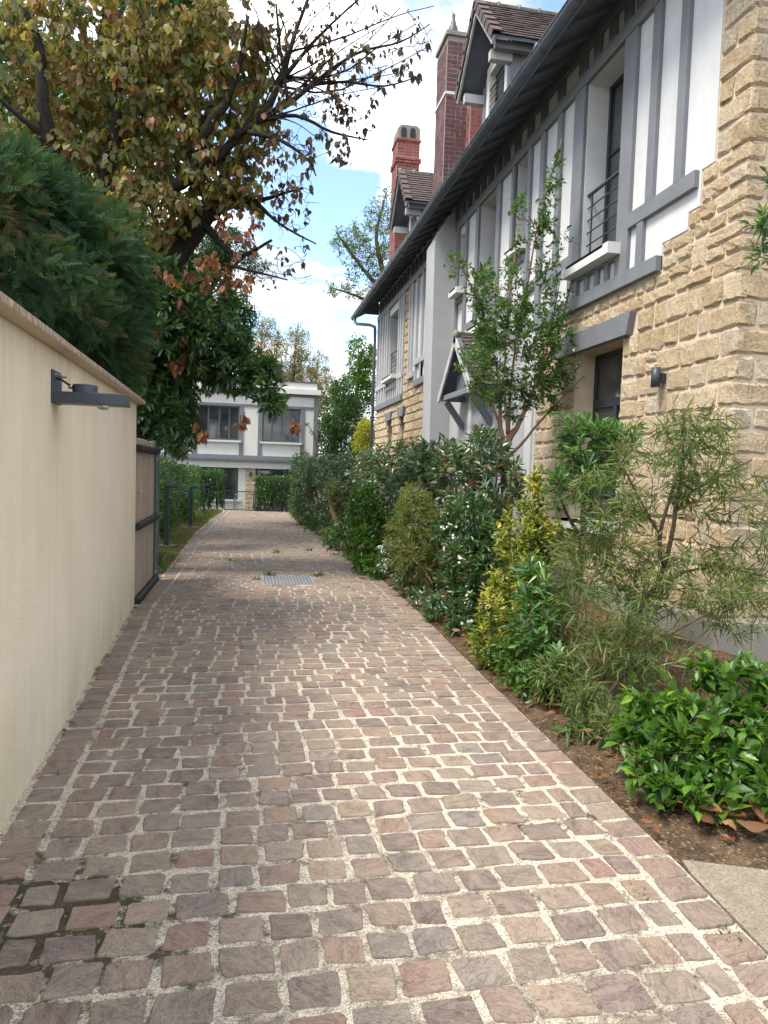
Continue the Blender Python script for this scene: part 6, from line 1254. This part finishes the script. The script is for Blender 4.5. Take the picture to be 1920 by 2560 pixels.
bgtree('robinia', 'tall airy pale green tree rising behind the eaves of the stone house', ((6.167,34.000,10.646)[0], 34, -.75), [[((6.167,34.000,10.646)[0], 34, -.8, .22), ((6.487,34.000,6.875)[0], 34, 6, .18), (6.277,34.000,10.278,0.136), (5.720,34.000,12.483,0.097), (6.046,34.000,14.377,0.039)], [(6.289,34.000,9.901,0.117), (4.788,34.000,11.468,0.077), (3.801,34.000,12.677,0.038)], [(6.412,34.000,9.153,0.117), (4.839,34.000,9.790,0.058), (3.684,34.000,10.073,0.029)]],
       [(5.521,34.000,12.651,1.358,1.500,1.358), (6.064,34.000,13.820,0.973,1.300,1.167), (4.581,34.000,12.008,1.061,1.300,0.965), (6.337,34.000,11.413,1.169,1.500,1.169), (4.066,34.000,10.010,0.866,1.000,0.481), (5.200,34.000,10.568,1.162,1.300,0.968), (3.906,34.000,12.317,0.577,0.900,0.577)], 330, 14, .14, 'l_robinia', 74, T_SMALL, GB, .5, 'twig', 'rosette', .012, .25, .12, .5)
bgtree('background_tree', 'light green bushy tree between the white house and the downpipe', ((4.839,33.000,4.784)[0], 33, -.75), [[((4.839,33.000,4.784)[0], 33, -.8, .15), (4.839,33.000,4.784,0.094), (5.054,33.000,7.010,0.038)]], [(4.972,33.000,6.637,0.845,1.200,1.315), (4.641,33.000,5.143,1.125,1.300,1.125), (5.471,33.000,5.743,0.754,1.200,1.696), (4.304,33.000,3.833,0.936,1.200,1.123)], 380, 16, .15, 'l_lime', 75, T_SMALL, GB, .55, ln=.5)
bgtree('bamboo', 'dark slender bamboo clump beside the right corner of the white house', ((3.664,29.000,1.914)[0], 29, -.6), fan(((3.664,29.000,1.914)[0], 29, -.6), [(3.018,29.000,4.485), (3.412,29.000,4.990), (3.730,29.000,5.330), (4.076,29.000,4.783), (4.494,29.000,4.642), (3.285,29.000,3.690), (3.932,29.000,4.045)], .025, .008),
       [(3.531,29.000,3.701,0.821,0.800,1.314), (4.117,29.000,3.402,0.742,0.800,1.319), (3.749,29.000,4.685,0.576,0.600,0.740), (3.144,29.000,2.872,0.491,0.600,0.983)], 420, 14, .15, 'l_green', 76, T_LONG, None, .14, ln=.5)
bgtree('yellow_bush', 'bright yellow-leaved bush at the foot of the downpipe', ((4.402,27.000,2.379)[0], 27, -.4), [[((4.402,27.000,2.379)[0], 27, -.5, .05), (4.388,27.000,2.837,0.031)]], [(4.385,27.000,2.914,0.431,0.600,0.585), (4.251,27.000,2.220,0.462,0.600,0.616)], 150, 14, .11, 'l_bright', 77, T_SMALL, None, .6, tw=.006, ln=.25)
bgtree('background_tree', 'tall hazy green tree closing the view behind the bamboo', ((5.836,50.000,9.181)[0], 50, -.75), [[((5.836,50.000,9.181)[0], 50, -.8, .2), (5.915,50.000,6.405,0.141), (5.883,50.000,7.517,0.057)]], [(5.656,50.000,5.555,1.696,2.000,1.696), (4.549,50.000,4.946,1.126,2.000,1.689), (2.247,55.000,5.774,3.067,2.000,1.840), (-1.926,55.000,6.175,3.627,2.000,2.418)], 420, 16, .25, 'l_robinia', 78, T_SMALL, GB, .6, ln=.8)
bgtree('background_hedge', 'loose leafy screen of mixed green filling the gap beside the white house', ((3.590,31.000,1.057)[0], 31, -.7), fan(((3.590,31.000,1.057)[0], 31, -.7), [(3.008,31.000,3.126), (4.224,31.000,3.525), (5.105,31.000,3.739), (3.677,31.000,4.195)], .04, .01), [(2.857,31.000,2.253,1.571,1.000,1.222), (4.249,31.000,2.654,1.232,1.000,1.408), (3.805,30.000,1.420,1.530,1.000,1.020), (5.143,31.000,2.513,0.885,0.800,1.593), (2.207,29.000,1.377,0.814,0.800,0.814)], 520, 16, .13, 'l_green', 79, T_SMALL, None, .55, ln=.4)
# leafy branch entering from the right, beyond the frame
rt = ((3.196,3.600,2.899)[0], 3.6, 0)
plant('evergreen_branch', 'glossy green leafy branch reaching in at the right edge before the stone corner', 'shrub', (rt[0], 3.6, 0.0), [[(rt[0] + .1, 3.6, -.05, .03), (rt[0] + .05, 3.6, 1.5, .025), (3.095,3.600,2.845,0.014), (2.871,3.550,2.854,0.007), (2.702,3.500,2.908,0.004)], [(3.095,3.600,2.845,0.012), (2.884,3.550,3.029,0.007), (2.722,3.500,3.144,0.004)], [(3.135,3.600,2.669,0.009), (2.840,3.500,2.706,0.004), (2.701,3.500,2.737,0.003)]],
      [(2.715,3.500,2.888,0.067,0.100,0.111), (2.760,3.500,3.127,0.056,0.100,0.089), (2.775,3.500,2.744,0.089,0.100,0.056), (2.966,3.550,2.950,0.137,0.200,0.274)], 46, dict(k=8, L=.062, W=.42, len=.08, open=.9, tilt=.4), 80, 'stem', 'twig', 'l_magnolia', T_OVAL, None, .003, .2)
# climbing spray hanging before the white house wall
plant('climbing_rose', 'thin leafy spray dangling before the right corner of the white house', 'plant', (2.35, 27.6, -.6), [[(2.6, 27.6, -.65, .02), (2.62, 27.6, 1.6, .012), (2.531,27.600,2.633,0.019), (2.336,27.600,3.010,0.016), (2.129,27.600,3.262,0.012)]], [(2.177,27.600,3.203,0.109,0.060,0.109), (2.370,27.600,2.904,0.124,0.080,0.124), (2.503,27.600,2.555,0.078,0.080,0.218)], 22, dict(k=5, L=.06, W=.55, len=.08, mode='along'), 81, 'stem', 'twig', 'l_green', T_SMALL, None, .004, .1)

# ------------------------------------------------------------------ small growth and litter
def tuft(name, label, cat, group, x, y, z, n, h, spread, seed, lm='l_grass', W=.06, flat=.5):
    rng = np.random.default_rng(seed); t = thing(name, label, cat, (x, y, z), group); P = np.array([x, y, z]) + np.concatenate([rng.normal(size=(n, 2)) * spread * .4, np.zeros((n, 1))], 1)
    D = nrm(np.concatenate([rng.normal(size=(n, 2)) * flat, np.ones((n, 1))], 1)); L = h * rng.uniform(.5, 1.2, n)
    put('blades', leaf_mesh('blades', P, D, rng.normal(size=(n, 3)), L, np.maximum(L * W, .004), T_LONG if W < .3 else T_OVAL, rng.uniform(size=n)), t, M[lm], None, 'stuff'); return t
WEED = 'weeds in the joints of the drive'
for k, (x, y, lab, n, h) in enumerate([(.31, 9.99, 'small weed at the far left corner of the metal cover', 26, .07), (.155, 9.55, 'small weed by the left side of the metal cover', 22, .06), (.98, 9.9, 'small weed beyond the right corner of the metal cover', 22, .08), (1.12, 13.0, 'weed tuft in the right half of the drive, far beyond the cover', 18, .08), (.49, 12.6, 'weed tuft in mid drive, far beyond the cover', 18, .08), (-.22, 11.4, 'thin weed left of centre beyond the cover', 9, .07),
        (1.42, 2.26, 'lacy weed in the joint beside the concrete slab', 34, .018), (1.60, 2.02, 'larger lacy weed at the kerb in the near right corner', 46, .020), (-.20, 6.6, 'tiny weed in the left half of the drive before the cover', 14, .03), (.66, 5.1, 'tiny weed in the middle of the drive', 12, .025), (.72, 3.25, 'tiny green seedling right of centre in the near paving', 10, .02)]):
    tuft('weed', lab, 'weed', WEED, x, y, 0.0, n, h, .09, 100 + k, 'l_lime' if k < 6 else 'l_grass', .35, 1.0)
for k, (x, y, lab) in enumerate([(2.02, 2.95, 'wispy grass tuft beside the fallen leaves at the kerb'), (-1.36, 9.95, 'bright grass clump at the hinge end of the gate'), (-1.42, 11.2, 'grass clump on the verge just past the gate'), (-1.25, 19.5, 'grass tuft beside the second bollard light'), (-1.18, 21.0, 'tall grass in front of the third bollard light'), (-1.1, 22.4, 'grass at the far end of the verge'), (1.62, 23.2, 'grass at the far right kerb')]):
    tuft('grass_tuft', lab, 'grass', 'grass tufts on the verges', x, y, .03, 120 if k else 60, .20 if k else .24, .34 if k else .16, 130 + k)
tuft('leafy_weed', 'broad-leaved weed at the foot of the gate post', 'weed', None, -1.36, 10.5, .03, 40, .22, .3, 150, 'l_lime', .45, 1.1)
tuft('leafy_weed', 'flat rosette of toothed green leaves on the kerb under the narrow-leaved shrub', 'weed', None, 1.93, 3.72, .02, 22, .11, .14, 151, 'l_green', .45, 1.8)
# grass and litter cover
rng = np.random.default_rng(160); n = 2600; y_ = rng.uniform(9.8, 24.4, n); x_ = np.array([xl(v) for v in y_]) - rng.uniform(.02, 1.1, n) ** 1.0
D = nrm(np.stack([rng.normal(size=n) * .5, rng.normal(size=n) * .5, np.ones(n)], 1)); L = rng.uniform(.03, .09, n)
tag(put('short_grass', leaf_mesh('short_grass', np.stack([x_, y_, np.full(n, .035)], 1), D, rng.normal(size=(n, 3)), L, L * .12, T_LONG, rng.uniform(size=n)), None, M['l_grass']), kind='stuff')
def litter(name, P, L, W, mat_, tm, seed, up=.35):
    rng = np.random.default_rng(seed); n = len(P); D = np.stack([rng.normal(size=n), rng.normal(size=n), rng.normal(size=n) * .12], 1); Nn = np.array([0, 0, 1.0]) + rng.normal(size=(n, 3)) * up
    tag(put(name, leaf_mesh(name, P, D, Nn, L, W, tm, rng.uniform(size=n)), None, M[mat_]), kind='stuff')
n = 420; y_ = rng.uniform(1.6, 13, n) ; x_ = np.array([rng.uniform(xl(v) + .05, xr(v) - .03) for v in y_]); L = rng.uniform(.015, .035, n)
litter('seed_litter', np.stack([x_, y_, np.full(n, .014)], 1), L, L * .28, 'l_brown', T_SMALL, 161)
n = 700; s = rng.uniform(size=n); y_ = rng.uniform(2.5, 20, n); x_ = np.where(s < .25, np.array([xl(v) for v in y_]) + rng.exponential(.03, n), np.array([xr(v) for v in y_]) + rng.exponential(.16, n)); L = rng.uniform(.02, .06, n)
litter('leaf_litter', np.stack([x_, y_, np.where(s < .25, .012, .035)], 1), L, L * .55, 'l_brown', T_OVAL, 162, .6)
n = 1300; y_ = rng.uniform(2.6, 9, n); x_ = np.array([rng.uniform(xr(v) + .1, 3.9) for v in y_]); L = rng.uniform(.03, .08, n)
litter('border_litter', np.stack([x_, y_, np.full(n, .085)], 1), L, L * .5, 'l_brown', T_OVAL, 163, .6)
# big curled dead leaves gathered along the right kerb: each one its own thing
def dead_leaf():
    vs = []; fs = []; nu, nv = 4, 7
    for j in range(nv + 1):
        v = j / nv; hw = .5 * math.sin(math.pi * min(1, v * .93 + .05)) ** .8
        for i in range(nu + 1):
            u = i / nu * 2 - 1; vs.append((u * hw * .72, v - .5, .20 * (u * u) * hw * 2 + .16 * (v - .4) ** 2 + .03 * math.sin(v * 9 + u * 4)))
    for j in range(nv):
        for i in range(nu): a = j * (nu + 1) + i; fs.append((a, a + 1, a + nu + 2, a + nu + 1))
    return MB().add(vs, fs).mesh('fallen_leaf', True)
dl = dead_leaf(); dl.materials.append(M['l_brown1']); rg = random.Random(77)
SPOTS = [(2.02, 2.80, .13, 'large curled brown leaf lying highest above the slab'), (1.98, 2.66, .11, None), (2.06, 2.62, .12, None), (2.10, 2.54, .13, None), (2.0, 2.55, .10, None), (2.16, 2.60, .12, None), (1.93, 2.62, .10, None), (2.20, 2.66, .10, None), (2.24, 2.55, .11, None), (2.14, 2.72, .11, None),
         (2.04, 3.72, .15, 'long rolled tan leaf at the foot of the narrow-leaved shrub'), (2.14, 3.62, .12, None), (2.2, 3.74, .11, None), (2.1, 3.86, .12, None), (1.97, 5.05, .13, 'crumpled pale brown leaf beside the low pittosporum'), (2.05, 4.95, .12, None), (1.99, 4.85, .10, None)]
for k in range(34):
    y = 5.5 + rg.random() ** 1.2 * 5; SPOTS.append((xr(y) + .08 + rg.random() * .30, y, rg.uniform(.07, .13), None))
npile = 0; PILE = ['curled brown leaf in the pile by the slab, near its middle', 'brown leaf in the pile by the slab, just right of its middle', 'brown leaf of the pile lying closest to the concrete slab edge', 'brown leaf of the pile touching the slab on the kerb side', 'brown leaf under the mock orange, right part of the pile', 'leftmost brown leaf of the pile by the kerb', 'brown leaf deep under the mock orange stems', 'rightmost brown leaf of the pile beside the slab', 'brown leaf at the back of the pile under the mock orange']
for x, y, s, lab in SPOTS:
    o = put('fallen_leaf', dl); o.location = (x, y, .065 + .12 * s + rg.uniform(0, .02)); o.scale = (s * rg.uniform(.8, 1.1), s, s * rg.choice((1, 1, -1)) * rg.uniform(.7, 1.3)); o.rotation_euler = (rg.uniform(-.35, .35), rg.uniform(-.35, .35), rg.uniform(0, 6.28))
    near = y < 3; lab = lab or ('curled brown leaf in the pile by the concrete slab' if y < 3 else 'brown leaf near the foot of the narrow-leaved shrub' if y < 4.2 else 'crumpled brown leaf beside the low pittosporum' if y < 5.3 else 'fallen brown leaf on the soil along the right kerb')
    lab = lab if lab != 'fallen brown leaf on the soil along the right kerb' else 'fallen brown leaf on the soil below ' + ('the variegated bush' if y < 6 else 'the white-flowered bush' if y < 7.4 else 'the wispy yellow-green shrub' if y < 9 else 'the bright green rounded bush')
    if lab.startswith('curled brown leaf in'): lab = PILE[npile % len(PILE)]; npile += 1
    tag(o, lab, 'leaf', 'dead leaves by the slab' if y < 3 else 'dead leaves at the shrub foot' if y < 5.3 else 'dead leaves along the right kerb')
